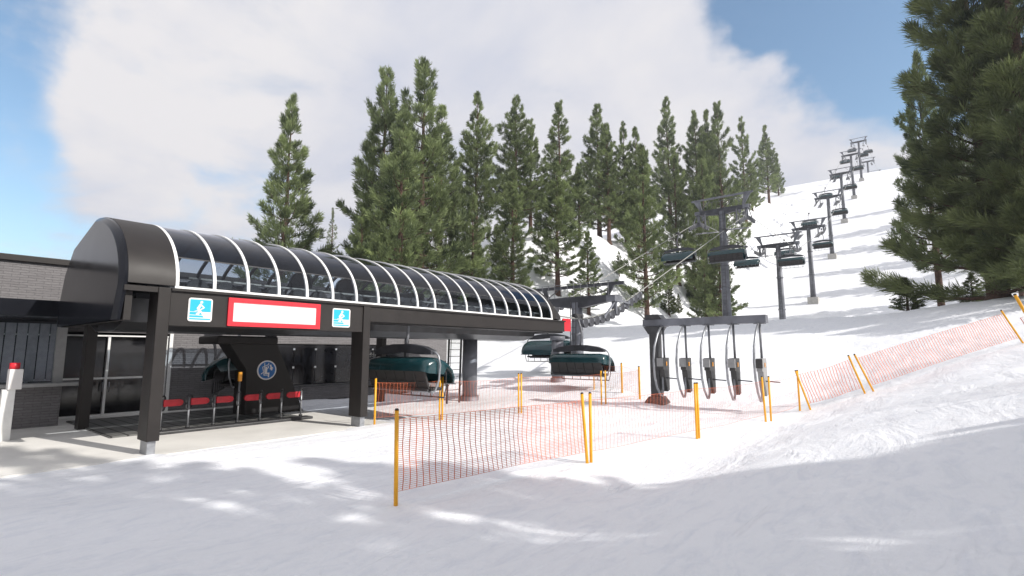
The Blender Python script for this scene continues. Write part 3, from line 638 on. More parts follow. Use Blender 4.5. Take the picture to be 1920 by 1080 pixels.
wheel_me = None
def tower(y, label, px_top=None, half=3.0, n_wheels=12, span=3.4, detail=True, base=True, drop=.9, gy=0):
    global wheel_me
    zr = rz(y); ztop = zr+drop; z0 = tz(LX,y)
    T = thing('lift_tower', label, 'lift tower', (LX,y,z0), 'towers of the chairlift')
    H = ztop-z0
    m = MB(); r_b, r_t = (.52,.36) if H > 8 else (.42,.34)
    zz0 = z0+(1.0 if base else -.5)
    m.tube([(LX,y,zz0),(LX,y,ztop)], r_b, 20, r_t)
    if H > 8:
        for fz in (.33,.66): zz = zz0+(ztop-zz0)*fz; rr = r_b+(r_t-r_b)*fz; m.tube([(LX,y,zz-.1),(LX,y,zz+.1)], rr+.09, 20)
        m.tube([(LX,y,zz0),(LX,y,zz0+.12)], r_b+.2, 20)
    col = m.build('column', M['steel2'], T)
    ld = MB()
    for dx in (-.2,.2): ld.bar((LX+.0+dx,y-r_b-.12,zz0+.5),(LX+dx,y-r_t-.12,ztop),.04,.04)
    nr = int((ztop-zz0)/.4)
    for k in range(nr): zz = zz0+.7+k*.4; q = (zz-zz0)/(ztop-zz0); yy = y-(r_b+(r_t-r_b)*q)-.12; ld.bar((LX-.2,yy,zz),(LX+.2,yy,zz),.025,.025)
    ld.build('ladder', M['dsteel'], T)
    if base: MB().box((LX-.95,y-.95,z0-1.2),(LX+.95,y+.95,z0+1.05)).build('concrete_base', M['concrete'], T, bevel=.03)
    # cross arm: tapering box, slightly gull-winged
    m = MB(); L = half+.1
    m.prism([(LX-L,ztop+.02),(LX-L,ztop+.32),(LX-.6,ztop+.38),(LX+.6,ztop+.38),(LX+L,ztop+.32),(LX+L,ztop+.02),(LX+.6,ztop-.35),(LX-.6,ztop-.35)], 'y', y-.25, y+.25)
    m.build('cross_arm', M['arm'], T, bevel=.02)
    # maintenance gantry above
    m = MB(); gz = ztop+(1.75 if H > 8 else 1.05); gw_ = 1 if H > 8 else .45
    m.bar((LX-half-.5,y,gz),(LX+half+.5,y,gz),.18,.2)
    for s in (1,-1):
        m.prism([(LX+s*(half-.55),ztop+.3),(LX+s*(half-.75),ztop+.3),(LX+s*(half-.5),gz-.1),(LX+s*(half-.5+.75*gw_),gz-.1)], 'y', y-.08, y+.08)
        m.bar((LX+s*1.2,y,gz),(LX+s*(half-.6),y,ztop+.4),.05,.05)
    m.build('gantry', M['steel2'] if H > 8 else M['arm'], T)
    if detail:
        m = MB()
        for q in range(-5,6): m.tube([(LX+q*.5,y-.35,ztop+.3),(LX+q*.5,y-.35,ztop+1.2)], .018, 5)
        m.tube([(LX-2.6,y-.35,ztop+1.2),(LX+2.6,y-.35,ztop+1.2)], .02, 5); m.build('guard_rail', M['steel'], T)
    for s in (1,-1):
        X = LX+s*GA; under = .24
        m = MB()
        ys_ = [y-span+2*span*k/8 for k in range(9)]
        for k in range(8):
            m.bar((X,ys_[k],rz(ys_[k])-under+.06),(X,ys_[k+1],rz(ys_[k+1])-under+.06),.14,.2)
        m.bar((X-s*.0,y,ztop+.05),(X,y,rz(y)-.3),.2,.3)
        for dy in (-1.6,1.6): m.bar((X+s*.16,y,ztop+.05),(X+s*.16,y+dy,rz(y+dy)-.15),.07,.1)
        m.box((X-.3,y-.5,ztop-.1),(X+.3,y+.5,ztop+.28))
        tr = m.build('sheave_train', M['steel2'], T)
        if detail:
            if wheel_me is None:
                w = MB(); w.tube([(-.08,0,0),(.08,0,0)], .27, 16); w.tube([(-.1,0,0),(.1,0,0)], .07, 8); wo = w.build('sheave_wheel', M['arm']); wheel_me = wo.data; bpy.data.objects.remove(wo)
            for k in range(n_wheels):
                yy = y-span+2*span*(k+.5)/n_wheels
                w = bpy.data.objects.new('sheave_wheel', wheel_me); C.objects.link(w); w.parent = tr
                w.location = Vector((X,yy,rz(yy)-under-.02))-Vector(T.location)
        else:
            w = MB()
            for k in range(n_wheels):
                yy = y-span+2*span*(k+.5)/n_wheels; w.tube([(X-.07,yy,rz(yy)-under),(X+.07,yy,rz(yy)-under)], .23, 10)
            w.build('sheave_wheels', M['arm'], tr)
        # hanging maintenance walkway
        if H > 8:
            m = MB(); XI = X-s*.95; a = Vector((XI,y-3.1,rz(y-3.1)-.95)); b_ = Vector((XI,y+3.1,rz(y+3.1)-.95))
            for dx in (-.33,.33): m.bar(a+Vector((dx,0,0)), b_+Vector((dx,0,0)), .08,.14)
            for k in range(15):
                p_ = a.lerp(b_, (k+.5)/15); m.bar(p_+Vector((-.33,0,0)), p_+Vector((.33,0,0)), .17,.04)
            for yy in (-.9,.9): m.tube([(XI,y+yy,rz(y+yy)-.95),(XI,y+yy*.3,ztop+.1)], .03, 5)
            for yy in (-2.4,-1.2,1.2,2.4): m.tube([(XI-s*.28,y+yy,rz(y+yy)-.95),(XI-s*.28,y+yy,rz(y+yy)+.1)], .02, 5)
            m.bar((XI,y-.6,ztop-.15),(XI,y-.6,rz(y)-1.0),.3,.12)
            m.build('walkway', M['steel'], T)
            m = MB(); m.box((X-s*.65-.12,y-.6,ztop-.62),(X-s*.65+.12,y-.25,ztop-.25)); m.box((X-s*.4-.1,y+.1,ztop-.75),(X-s*.4+.1,y+.35,ztop-.35)); m.build('switch_box', M['steel'], T)
    return T
tower(28.6, 'short pylon with curved sheave trains just outside the far end of the station', base=False, n_wheels=12, span=3.9, drop=.55, half=2.9)
TY = [(61,'tallest-looking lift tower, standing in front of the pine trees'),(89.9,'second lift tower up the line, its foot hidden behind the snow crest'),(120,'third lift tower, nearest one with a visible concrete block foot'),
      (153.8,'fourth lift tower on its concrete block, halfway up the slope'),(188.6,'fifth lift tower up the snow slope'),(227.7,'sixth lift tower, its concrete block just below the ridge'),(269.8,'highest-looking lift tower, on a concrete block at the ridge'),
      (317,'lift tower with a plain column just beyond the ridge'),(368,'farthest lift tower, only its arms showing over the ridge')]
for i, (y, lb) in enumerate(TY): tower(y, lb, detail=(i < 3), base=(i not in (0,1)), n_wheels=12 if i < 3 else 10)

# ================================================================ ENTRY GATE
gyy = 21.8
g0 = on_y(1208,606,gyy); g1 = on_y(1438,599,gyy)
gz1 = on_y(1213,599.5,gyy).z; gz0 = on_y(1213,612.5,gyy).z
G = thing('entry_gate', 'steel portal with five hanging ticket gate units behind the orange net', 'gate', ((g0.x+g1.x)/2,gyy,tz(g0.x,gyy)))
MB().box((g0.x,gyy-.2,gz0),(g1.x,gyy+.2,gz1)).build('beam', M['steel2'], G, bevel=.015)
gp = on_y(1231,700,gyy).x; gb = tz(gp,gyy)
m = MB(); m.box((gp-.2,gyy-.2,gb-.1),(gp+.2,gyy+.2,gz0)); 
m.prism([(gp-.2,gz0-.35),(gp+.2,gz0-.35),(gp+.42,gz0-.02),(gp-.42,gz0-.02)], 'y', gyy-.3, gyy+.3); m.prism([(gp-.42,gz1+.01),(gp+.42,gz1+.01),(gp+.28,gz1+.2),(gp-.28,gz1+.2)], 'y', gyy-.3, gyy+.3)
m.prism([(gp-.42,gb-.1),(gp+.42,gb-.1),(gp+.42,gb+.06),(gp+.22,gb+.3),(gp-.22,gb+.3),(gp-.42,gb+.06)], 'y', gyy-.4, gyy+.4); m.build('post', M['dsteel'], G)
for k, px in enumerate((1244,1285.5,1329.5,1376,1426)):
    x = on_y(px,640,gyy).x; gr = tz(x,gyy)
    u = MB(); u.prism([(gyy-.42,2.12),(gyy+.28,2.12),(gyy+.28,.72),(gyy+.05,.66),(gyy-.22,1.25),(gyy-.3,1.62),(gyy-.42,1.62)], 'x', x-.11, x+.11)
    uo = u.build('gate_unit', M['unit'] if k < 4 else M['lightgrey'], G, bevel=.015)
    if k == 4: uo['label'] = 'lighter grey gate unit'
    MB().tube([(x,gyy,gz0),(x,gyy+.04,2.1)], .045, 10).build('hanging_rod', M['steel'], uo)
    l = MB(); l.tube([(x,gyy-.18,gz0),(x,gyy-.6,gz0-.35),(x,gyy-.98,gz0-.9),(x,gyy-1.12,gz0-1.5),(x,gyy-1.05,1.35),(x,gyy-.82,.85),(x,gyy-.5,.52),(x,gyy-.33,.50),(x,gyy-.22,.7),(x,gyy-.2,1.3)], .045, 10); l.build('hoop_rail', M['rodsteel'], uo)
    MB().box((x-.13,gyy-.5,1.75),(x+.13,gyy-.421,2.1)).build('reader_box', M['lightgrey'] if k != 4 else M['unit'], uo)
    MB().tube([(x+.1,gyy-.0,1.25),(x+.62,gyy-.02,1.22)], .025, 8).build('turnstile_arm', M['steel'], uo)
    MB().box((x+.111,gyy-.08,1.78),(x+.13,gyy+.0,1.95)).build('indicator_lamp', M['amber'], uo)
    MB().box((x-.2,gyy-.15,gz0-.03),(x+.2,gyy+.15,gz0-.002)).build('mounting_plate', M['steel'], uo)

# ================================================================ SAFETY NETS
def net_panel(A, B, label, seed=0, vw=.0036, hw=.001, h=1.5, lean=(0,0), zlo=.24, zhi=1.36, dA=None, dB=None):
    """A, B: ground points. dA, dB: unit directions of the posts."""
    rnd = random.Random(seed)
    dA = (dA or Vector((0,0,1))).normalized(); dB = (dB or Vector((0,0,1))).normalized()
    T = thing('safety_net', label, 'safety fence', tuple((A+B)/2), 'orange safety nets on yellow posts')
    for P, d in ((A,dA),(B,dB)):
        p = MB().tube([P-d*.25, P+d*h], .034, 12).build('post', M['yellow'], T)
        MB().tube([P+d*h, P+d*(h+.03)], .037, 12, .025).build('post_cap', M['blackcap'], p)
    L = (B-A).length; nv = max(6,int(L/.125)); nh = 36
    m = MB(); side = (B-A).normalized().cross(Vector((0,0,1))).normalized()
    ph = rnd.uniform(0,6)
    def P3(u, w):
        s = 4*u*(1-u)
        q = A.lerp(B,u)+dA.lerp(dB,u)*(zlo+(zhi-zlo)*w)
        g = A.lerp(B,u); sag = .05*s*(.4+.6*w)
        q = q-Vector((0,0,1))*sag+side*(.035*math.sin(u*9+ph)*s+.03*math.sin(w*4+u*5)*s)
        q = q+(B-A).normalized()*(.012*math.sin(w*9+u*23+ph))
        gz = tz(q.x,q.y)
        base = tz(g.x,g.y)-g.z
        q.z += base*.8
        return q
    du = (B-A).normalized()
    for i in range(nv+1):
        u = i/nv; wd = vw
        prev = None
        for j in range(13):
            q = P3(u, j/12); 
            if prev is not None:
                m.face([prev-du*wd, prev+du*wd, q+du*wd, q-du*wd])
            prev = q
    for j in range(nh+1):
        w = j/nh; hh = hw if 0 < j < nh else .004
        ns = max(8,nv//3); prev = None
        up = dA
        for i in range(ns+1):
            q = P3(i/ns, w)
            if prev is not None: m.face([prev-up*hh, q-up*hh, q+up*hh, prev+up*hh])
            prev = q
    m.build('net', M['net'], T)
def H_(px, py):
    q = hit(px, py); return q
def pdir(top, base):        # direction of a leaning post seen leaning in the photo: tilt away from the uphill side
    return None
UP = Vector((0,0,1))
near = [((742,952),(1101,868)),((1108.5,867),(1307,823)),((1311,822),(1436,791)),((1446,790),(1500,771))]
nlab = ['nearest orange net, from the single front post to the first pair of posts','second orange net of the front row, standing left of the gate units','third orange net of the front row, across the front of the gate units','short orange net between the gate units and the rising snow bank']
lean1 = [(UP,(.0,.0,1)),(UP,UP),(UP,UP),(UP,UP)]
for k, (a, b) in enumerate(near):
    A, B = H_(*a), H_(*b); dA = Vector((0,0,1)); dB = Vector((0,0,1))
    if k == 0: dB = Vector((-.04,-.05,1)); dA = Vector((.0,-.02,1))
    if k == 2: dB = Vector((-.03,0,1))
    net_panel(A, B, nlab[k], seed=k, dA=dA, dB=dB, vw=(.0085,.0042,.0034,.003)[k], hw=(.0032,.0012,.001,.001)[k])
bank = [((1520,769),(1622,738)),((1638,734),(1918,643))]
blab = ['tilted orange net where the snow starts to rise, right of the gate units','long tilted orange net climbing the snow bank at the right']
for k, (a, b) in enumerate(bank):
    A, B = H_(*a), H_(*b)
    tops = [((1493,699),(1593,672)),((1597,655),(1857,552))][k]
    dd = []
    for P, tp in ((A,tops[0]),(B,tops[1])):
        d, f = ray(*tp); F = P.x*-ST+P.y*CT
        q = at_fwd(tp[0],tp[1],F); v = (q-P); dd.append(v.normalized()); 
        print('BANK', k, P, v.length)
    net_panel(A, B, blab[k], seed=10+k, dA=dd[0], dB=dd[1], vw=.0125, hw=.0013)
q = at_fwd(1903,553,12.6); dn = Vector((-.32,-.25,.9)).normalized(); A = q-dn*1.5
B = A+Vector((2.6,-3.2,.75))
net_panel(A, B, 'orange net cut off by the right edge of the picture, highest on the bank', seed=31, dA=dn, dB=dn, vw=.01, hw=.0025)
back = [((702,797),(824,787)),((829,786),(972.5,774)),((977.5,774),(1128,759)),((1136,758),(1230,752))]
bl = ['rear orange net beside the second station pillar','rear orange net in front of the ladder and round column','rear orange net below the chair leaving the station','short rear orange net running behind the gate post']
for k, (a, b) in enumerate(back[:3]): net_panel(H_(*a), H_(*b), bl[k], seed=20+k)
c0, c1, c2 = H_(1114,731), H_(1166,737), H_(1199,748)
for k, (A, B) in enumerate(((c0,c1),(c1+Vector((.06,-.06,0)),c2))): net_panel(A, B, ('farthest orange net, beyond the small pylon','narrow orange net angled towards the gate post')[k], seed=50+k)
net_panel(H_(1136,758), c2+Vector((.08,-.1,0)), bl[3], seed=60)
# ================================================================ TREES
def tree_meshes(seed, H, R, nb, tufts, blades, blen, bwid, bare=.1, sparse_top=True, up=1.0, skirt=False):
    rg = np.random.default_rng(seed); rnd = random.Random(seed)
    tr = MB(); n = 9; bend = [(rnd.uniform(-1,1)*.012*H*k/n, rnd.uniform(-1,1)*.012*H*k/n) for k in range(n+1)]
    tp = [Vector((bend[k][0]*.4, bend[k][1]*.4, -.6+(H+.3)*k/n)) for k in range(n+1)]
    r0 = H*.0155+.05
    tr.tube([(0,0,-.6),(0,0,.0),(0,0,.5)], r0*1.7, 9, r0*1.05)
    tr.tube(tp, r0*1.15, 9, .02)
    def trunk_at(z):
        q = (z+.6)/(H+.3)*n; i = min(n-1,max(0,int(q))); return tp[i].lerp(tp[i+1], q-i)
    cs = []; ds = []; ss = []; tn = []
    ga = 0
    for b in range(nb):
        q = (b+rnd.uniform(-.4,.4))/nb; q = min(max(q,0),.995)
        z = H*(bare+(1-bare)*(q**1.02)); ga += 2.39996+rnd.uniform(-.35,.35)
        if sparse_top and .80 < q < .90 and rnd.random() < .35: continue
        if rnd.random() < .09: continue
        # crown outline: widest low down, ragged
        prof = (1-q)**.82*(.7+.3*min(1,q/.12))+.05 if q < .9 else .12+(1-q)*1.05
        if skirt: prof = (1-q)**.85+.03
        L = R*max(prof,.10)*rnd.uniform(.55,1.25)*(1+.15*math.sin(ga*2+seed))
        el = math.radians((4+30*q+(28 if q > .8 else 0))*up+rnd.uniform(-9,10))
        d0 = Vector((math.cos(ga)*math.cos(el*.5), math.sin(ga)*math.cos(el*.5), math.sin(el*.5)))
        d1 = Vector((math.cos(ga)*math.cos(el+.45), math.sin(ga)*math.cos(el+.45), math.sin(el+.45)))
        base = trunk_at(z); pts = [base]; 
        for k in range(5): pts.append(pts[-1]+d0.lerp(d1,k/4)*L/5)
        tr.tube(pts, max(.018,r0*.28*(1-q*.7)), 5, .008, cap=False)
        lat = Vector((-math.sin(ga),math.cos(ga),0)); cl = rnd.random()
        nt_ = max(4,int(tufts*(L/R)**.7*1.15))
        for t in range(nt_):
            s = 1-.78*((t+rnd.random())/nt_)**1.25
            i = min(4,int(s*5)); p = pts[i].lerp(pts[i+1], s*5-i)
            spread = L*.40*(1.05-s*.66)*rnd.uniform(-1,1)
            p = p+lat*spread+Vector((0,0,rnd.uniform(-.03,.07)*L))
            d = d0.lerp(d1,s*.9)+lat*(spread/(L*.40+1e-6))*.75+Vector((0,0,.22+rnd.uniform(-.15,.3)))
            d.normalize(); cs.append(p); ds.append(d); ss.append((.75+.5*rnd.random())*(.6+.4*(L/R)**.35)); tn.append(.12+.62*cl+.26*rnd.random())
    cs.append(trunk_at(H-.3)); ds.append(Vector((0,0,1))); ss.append(1.0); tn.append(.6)
    cs = np.array([tuple(c) for c in cs]); ds = np.array([tuple(d) for d in ds]); ss = np.array(ss); tn = np.array(tn)
    K = len(cs); N = K*blades
    c = np.repeat(cs, blades, 0); d = np.repeat(ds, blades, 0); s = np.repeat(ss, blades); t_ = np.repeat(tn, blades)
    # each blade starts along the tuft axis and fans out of it
    ax = rg.uniform(-.15,.8,N)[:,None]
    jit = rg.normal(0,1,(N,3)); jit -= (jit*d).sum(1)[:,None]*d; 
    dd = d+jit*.42; dd /= np.linalg.norm(dd,axis=1)[:,None]
    st_ = c+d*ax*(s*blen*.9)[:,None]+jit*(s*blen*.10)[:,None]
    ln = (s*blen*rg.uniform(.65,1.15,N))[:,None]
    sd = np.cross(dd, rg.normal(0,1,(N,3))); sd /= np.linalg.norm(sd,axis=1)[:,None]
    w = (s*bwid*rg.uniform(.7,1.3,N))[:,None]
    tip = st_+dd*ln; mid = st_+dd*ln*.55
    V = np.stack([st_, mid+sd*w, tip, mid-sd*w],1).reshape(-1,3)
    V[:,2] = np.maximum(V[:,2], .15)
    me = bpy.data.meshes.new('crown'); me.vertices.add(N*4); me.vertices.foreach_set('co', V.astype(np.float32).ravel())
    me.loops.add(N*4); me.loops.foreach_set('vertex_index', np.arange(N*4,dtype=np.int32))
    me.polygons.add(N); me.polygons.foreach_set('loop_start', np.arange(0,N*4,4,dtype=np.int32)); me.polygons.foreach_set('loop_total', np.full(N,4,dtype=np.int32))
    me.update(calc_edges=True)
    a = me.attributes.new('tint','FLOAT','FACE'); a.data.foreach_set('value', np.clip(t_+rg.normal(0,.08,N),0,1).astype(np.float32))
    tme = bpy.data.meshes.new('trunk'); tme.from_pydata(tr.v,[],tr.f); tme.polygons.foreach_set('use_smooth',[True]*len(tr.f)); tme.update(); tme.materials.append(M['bark'])
    return tme, me
V_ = []
for sd_, bare, up in ((3,.10,1.0),(11,.16,1.1),(23,.07,.9),(37,.13,1.25),(51,.05,1.0)):
    tm, cm = tree_meshes(sd_, 28, 6.4, 100, 27, 30, .66, .038, bare=bare, up=up); cm.materials.append(M['needles']); V_.append((tm,cm,28.))
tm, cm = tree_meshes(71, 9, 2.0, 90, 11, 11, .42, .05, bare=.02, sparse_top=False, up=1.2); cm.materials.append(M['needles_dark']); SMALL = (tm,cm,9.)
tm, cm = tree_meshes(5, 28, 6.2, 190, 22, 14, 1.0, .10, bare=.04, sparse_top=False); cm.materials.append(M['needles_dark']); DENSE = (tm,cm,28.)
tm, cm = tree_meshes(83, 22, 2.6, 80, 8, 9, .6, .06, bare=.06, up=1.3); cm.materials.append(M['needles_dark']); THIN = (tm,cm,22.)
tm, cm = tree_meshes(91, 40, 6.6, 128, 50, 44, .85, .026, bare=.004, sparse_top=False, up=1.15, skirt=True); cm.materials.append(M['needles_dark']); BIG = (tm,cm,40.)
def tree(x, y, H, var, label, grp='pine trees beside the slope', wid=1.0, rot=None, name='pine_tree', cat='tree', z=None):
    tm, cm, H0 = var; z = tz(x,y) if z is None else z
    T = thing(name, label, cat, (x,y,z), grp); T.rotation_euler = (0,0,rot if rot is not None else (x*7.3+y*3.1)%6.28)
    s = H/H0; T.scale = (s*wid,s*wid,s)
    for nm, me in (('trunk',tm),('crown',cm)):
        o = bpy.data.objects.new(nm, me); C.objects.link(o); o.parent = T
    return T
trees = [ # top pixel x, y, distance, variant, width, label
 (548,177,60,0,.92,'lone tall pine at the far left of the row, behind the glass roof'),
 (725,118,66,1,.95,'very tall pine with a gap below its tip, left of the tallest one'),
 (797,108,60,2,1.0,'tallest pine of all, its pointed tip highest against the clouds'),
 (829,193,72,3,.95,'tall pine tucked behind the right shoulder of the tallest pine'),
 (757,205,52,4,.95,'broad pine in front of and between the two tallest pines'),
 (681,388,50,0,.8,'shorter pale green pine at the left foot of the tallest group'),
 (895,170,76,3,.82,'narrow tall pine just right of the tallest group'),
 (887,362,60,2,.75,'shorter pine in front of the narrow tall pine right of the tallest group'),
 (967,175,80,1,.9,'tall pine with a bare gap near its tip, above the middle of the glass roof'),
 (994,222,82,0,.8,'pine close against the right side of the tall one above mid roof'),
 (961,318,64,4,.85,'lighter green pine in front of the tall one above mid roof'),
 (1047,188,84,2,.9,'tall pine with a slim tip above the right part of the glass roof'),
 (1043,302,68,3,.95,'bushy pine in front of the slim-tipped one, above the end of the roof'),
 (1084,305,84,0,.8,'pine filling the gap right of the slim-tipped one'),
 (1119,194,98,4,.95,'tall pine left of the bare-trunked pines, its top leaning on its neighbour'),
 (1137,228,94,1,.85,'pine with a dark forked-looking trunk foot on the steep snow'),
 (1168,228,100,0,.75,'thin-topped pine behind the bare-trunked foreground pine'),
 (1190,236,96,3,.75,'pointed pine right behind the bare-trunked foreground pine'),
 (1203,268,78,2,.8,'pine with a bare red-brown trunk at the snow edge left of the gate'),
 (1248,180,128,4,.85,'dark dense pine with the highest tip left of the lift towers'),
 (1262,275,104,0,.8,'mid-height pine in front of the dark dense one'),
 (1301,203,124,1,.85,'twin-topped looking pine left of the first lift tower'),
 (1323,203,126,3,.7,'slim pine between the twin-topped one and the one over the first tower'),
 (1343,188,120,2,.75,'tall pine rising directly above the first lift tower'),
 (1313,268,100,4,.8,'lighter pine low behind the gantry of the first lift tower'),
 (1388,218,150,0,.75,'pine right of the first lift tower, second from the right end of the row'),
 (1433,233,190,3,.85,'last tall pine at the right end of the row, on the skyline'),
 (1101,432,66,2,.85,'short pine above the small pylon outside the station'),
 (1160,470,84,0,.8,'short pine behind the gantry of the small pylon'),
 (930,420,74,4,.8,'greyish short pine low between the trees above the roof'),
 (1009,400,78,1,.8,'short dark pine half hidden above the roof end'),
 (1345,432,84,1,.8,'short pine with a thin reddish trunk beside the first tower column'),
 (1318,455,88,0,.75,'short pine left of the first tower column'),
]
# trunk foot pixels tell where some of them stand
for k, (px, py, F, v, wd, lb) in enumerate(trees):
    q = at_fwd(px, py, F); z = tz(q.x,q.y); H = (q.z-z)*.968
    print('TREE', k, px, 'H %.1f' % H, 'pos %.1f %.1f z %.1f' % (q.x,q.y,z))
    tree(q.x, q.y, H, V_[v], lb, wid=wd*max(.8, 28/max(H,8))**.35)
q = at_fwd(625,392,112); tree(q.x,q.y,q.z-tz(q.x,q.y),THIN,'thin sparse dark pine between the lone pine and the tallest group')
smalls = [(1255,592,525,'small dense young conifer at the snow edge behind the left end of the gate beam',1.15),(1273,588,552,'very small conifer right beside the dense young one',.95),(1304,568,498,'small round-crowned conifer left of the first tower column',1.0),
          (1460,367,297,'small conifer at the right foot of the last tall pine, on the skyline',1.0),(1411,395,303,'young conifer in front of the pines right of the first tower',.95)]
for px, pb, pt, lb, wd in smalls:
    q = hit(px,pb)
    if q is None: q = at_fwd(px,pb,150)
    F = -ST*q.x+CT*q.y; top = at_fwd(px,pt,F); print('SMALL', px, q, top.z-q.z)
    tree(q.x,q.y,top.z-q.z,SMALL if top.z-q.z < 14 else V_[4],lb,'young conifers among the pines',wid=wd)
# the big trees at the right
q = at_fwd(1876,585,41); tree(q.x,q.y,40,BIG,'huge dark pine filling the right side, with drooping feathery branches','large dark pines at the right edge',rot=.4)
q = at_fwd(1966,560,37); tree(q.x,q.y,37,BIG,'dark pine at the right edge of the picture, mostly out of frame','large dark pines at the right edge',rot=2.4)
q = at_fwd(1766,583,50); tree(q.x,q.y,27,V_[1],'dark pine behind the huge one, its thick trunk showing at the snow line','large dark pines at the right edge',wid=.62)
q = at_fwd(1703,587,46); tree(q.x,q.y,3.0,SMALL,'low dark bushy conifer under the left side of the huge pine','low conifers under the large pines',wid=2.0)
q = at_fwd(1826,577,46); tree(q.x,q.y,2.8,SMALL,'low dark bushy conifer under the middle of the huge pine','low conifers under the large pines',wid=1.9)
# trees beside and behind the camera that throw the shade over the foreground
shade = [(14,8.4,18,1),(18,12,15,0),(18,7.0,19,2),(11.5,2.8,17.5,2),(19,5,22,0),(15,-4,19,3),(9,-6,17,1)]
for k, (x,y,h,v) in enumerate(shade): tree(x,y,h,V_[k] if k < 2 else DENSE,'tall pine standing out of frame beside the camera, shading the foreground snow','pines beside the camera',wid=1.0)
far = [(13,92,21),(11,104,19),(15,118,22),(9,130,18),(14,146,21),(10,163,20),(16,180,22),(12,200,19),(24,74,26),(12,78,20)]
for k, (x,y,h) in enumerate(far): tree(x,y,h,V_[k%5],'pine standing on the slope hidden behind the huge dark pine at the right','pines along the right of the slope')

# ================================================================ SKY, SUN, CAMERA
sc = bpy.context.scene
SD = Vector((1,.2,0)).normalized(); EL = math.radians(34)
sd = Vector((SD.x*math.cos(EL), SD.y*math.cos(EL), math.sin(EL)))
L = bpy.data.lights.new('sun','SUN'); L.energy = 4.2; L.angle = math.radians(.5); L.color = (1,.955,.89)
lo = bpy.data.objects.new('sun', L); C.objects.link(lo); lo.rotation_euler = sd.to_track_quat('Z','Y').to_euler(); lo.location = (30,10,40)
W = bpy.data.worlds.new('World'); sc.world = W; W.use_nodes = True; nt = W.node_tree
bg = nt.nodes['Background']; bg.inputs[1].default_value = .10
sky = nt.nodes.new('ShaderNodeTexSky'); sky.sky_type = 'NISHITA'; sky.sun_disc = False; sky.sun_elevation = EL
sky.sun_rotation = math.atan2(sd.x, sd.y)
def N(t, **k):
    n = nt.nodes.new(t)
    for a, b in k.items(): setattr(n, a, b)
    return n
def math_(op, a, b=None, clamp=False):
    n = N('ShaderNodeMath', operation=op); n.use_clamp = clamp
    for i, v in enumerate((a,b)):
        if v is None: continue
        if isinstance(v,(int,float)): n.inputs[i].default_value = v
        else: nt.links.new(v, n.inputs[i])
    return n.outputs[0]
tc = N('ShaderNodeTexCoord'); sx = N('ShaderNodeSeparateXYZ'); nt.links.new(tc.outputs['Generated'], sx.inputs[0])
# cloud layer seen in perspective
zz = math_('MAXIMUM', math_('ADD', sx.outputs[2], .22), .08)
cbx = N('ShaderNodeCombineXYZ'); nt.links.new(math_('DIVIDE', sx.outputs[0], zz), cbx.inputs[0]); nt.links.new(math_('DIVIDE', sx.outputs[1], zz), cbx.inputs[1])
def noise_(scale, det, dist, off):
    mp = N('ShaderNodeMapping'); mp.inputs['Location'].default_value = off; nt.links.new(cbx.outputs[0], mp.inputs[0])
    n = N('ShaderNodeTexNoise'); n.inputs['Scale'].default_value = scale; n.inputs['Detail'].default_value = det; n.inputs['Distortion'].default_value = dist; n.inputs['Roughness'].default_value = .55
    nt.links.new(mp.outputs[0], n.inputs['Vector']); return n.outputs['Fac']
cov = 1.0; masks = [((-20,40),.15,.02,1.3),((-150,230),.17,.04,1.0),((190,30),.08,.01,.4),((1560,-20),.19,.04,1.5),((1700,20),.20,.04,1.4),((1900,60),.3,.1,1.0),((1130,-60),.13,.02,.6),((60,500),.2,.03,.5),((250,330),.4,.05,.28),((370,420),.10,.02,.45),((620,235),.05,.01,.25),((-60,420),.14,.02,.4)]
wn = N('ShaderNodeTexNoise'); wn.inputs['Scale'].default_value = 4.0; wn.inputs['Detail'].default_value = 6; nt.links.new(tc.outputs['Generated'], wn.inputs['Vector'])
ws = N('ShaderNodeVectorMath', operation='SUBTRACT'); ws.inputs[1].default_value = (.5,.5,.5); nt.links.new(wn.outputs['Color'], ws.inputs[0])
wc = N('ShaderNodeVectorMath', operation='SCALE'); wc.inputs['Scale'].default_value = .42; nt.links.new(ws.outputs[0], wc.inputs[0])
wa = N('ShaderNodeVectorMath', operation='ADD'); nt.links.new(tc.outputs['Generated'], wa.inputs[0]); nt.links.new(wc.outputs[0], wa.inputs[1])
acc = None
for (px,py), r1, r0, wgt in masks:
    d, f = ray(px,py); d = d.normalized()
    vd = N('ShaderNodeVectorMath', operation='DISTANCE'); nt.links.new(wa.outputs[0], vd.inputs[0]); vd.inputs[1].default_value = tuple(d)
    mr = N('ShaderNodeMapRange', interpolation_type='SMOOTHSTEP'); nt.links.new(vd.outputs['Value'], mr.inputs[0])
    mr.inputs[1].default_value = r0; mr.inputs[2].default_value = r1; mr.inputs[3].default_value = wgt; mr.inputs[4].default_value = 0
    acc = mr.outputs[0] if acc is None else math_('ADD', acc, mr.outputs[0])
n1 = noise_(2.2, 10, .35, (3.1,1.7,0)); n2 = noise_(1.1, 8, .3, (7.3,2.2,0))
cvv = math_('ADD', math_('SUBTRACT', 1.0, acc), math_('MULTIPLY', math_('SUBTRACT', n1, .5), 2.9))
fm = N('ShaderNodeMapRange', interpolation_type='SMOOTHSTEP'); nt.links.new(cvv, fm.inputs[0]); fm.inputs[1].default_value = -.25; fm.inputs[2].default_value = .85
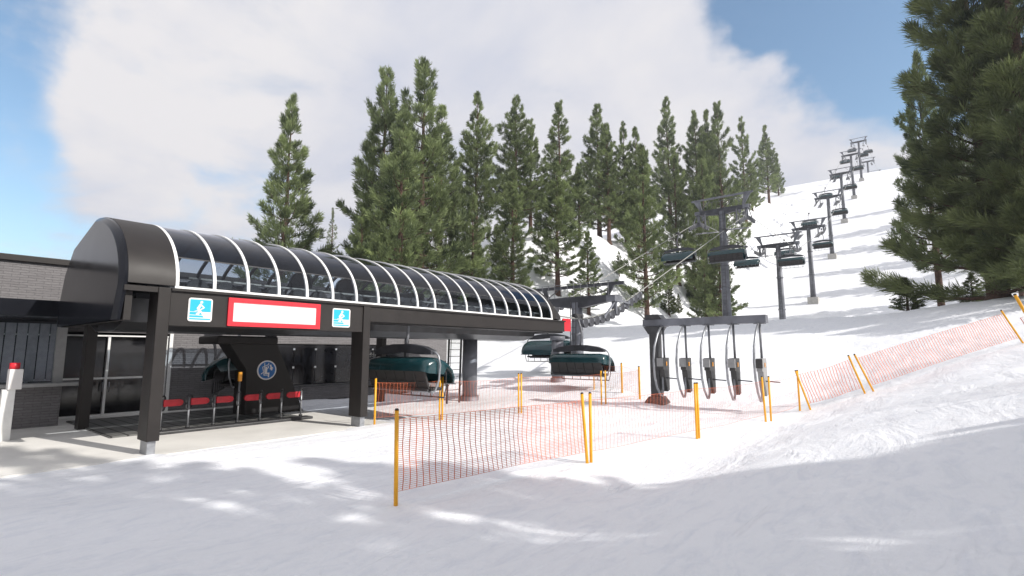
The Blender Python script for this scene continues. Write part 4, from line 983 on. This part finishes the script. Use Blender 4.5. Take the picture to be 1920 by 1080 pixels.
cr = N('ShaderNodeValToRGB'); cr.color_ramp.elements[0].position = .34; cr.color_ramp.elements[0].color = (.47,.51,.63,1); cr.color_ramp.elements[1].position = .58; cr.color_ramp.elements[1].color = (.73,.715,.73,1)
nt.links.new(math_('ADD', math_('MULTIPLY', n2, .75), math_('MULTIPLY', n1, .3)), cr.inputs[0])
cs_ = N('ShaderNodeVectorMath', operation='SCALE'); cs_.inputs['Scale'].default_value = 10.0; nt.links.new(cr.outputs[0], cs_.inputs[0])
mx = N('ShaderNodeMix', data_type='RGBA'); nt.links.new(fm.outputs[0], mx.inputs[0]); skb = N('ShaderNodeVectorMath', operation='MULTIPLY'); skb.inputs[1].default_value = (1.35,1.55,1.55); nt.links.new(sky.outputs[0], skb.inputs[0]); nt.links.new(skb.outputs[0], mx.inputs[6]); nt.links.new(cs_.outputs[0], mx.inputs[7]); nt.links.new(mx.outputs[2], bg.inputs[0])

cd = bpy.data.cameras.new('camera'); cam = bpy.data.objects.new('camera', cd); C.objects.link(cam)
cam.location = (0,0,CZ); cam.rotation_euler = (PI/2+PT,0,TH); cd.sensor_width = 36; cd.lens = 18; cd.clip_start = .1; cd.clip_end = 6000
sc.camera = cam
sc.render.engine = 'CYCLES'; sc.view_settings.view_transform = 'Standard'; sc.view_settings.look = 'None'; sc.view_settings.gamma = 1; sc.view_settings.exposure = .25
sc.cycles.max_bounces = 8; sc.cycles.transparent_max_bounces = 16

# thin mountain air
m = MB(); m.box((-1450,-650,-1.2),(880,1450,132)); 
hz = m.build('haze', bpy.data.materials.new('haze_air')); hz['kind'] = 'stuff'; hz['label'] = 'thin cold haze in the air over the slope'
hm = hz.data.materials[0]; hm.use_nodes = True; hn = hm.node_tree; hn.nodes.clear()
ho = hn.nodes.new('ShaderNodeOutputMaterial'); pv = hn.nodes.new('ShaderNodeVolumePrincipled'); pv.inputs['Color'].default_value = (.9,.93,1,1); pv.inputs['Density'].default_value = .00042; pv.inputs['Anisotropy'].default_value = .2
hn.links.new(pv.outputs[0], ho.inputs['Volume'])
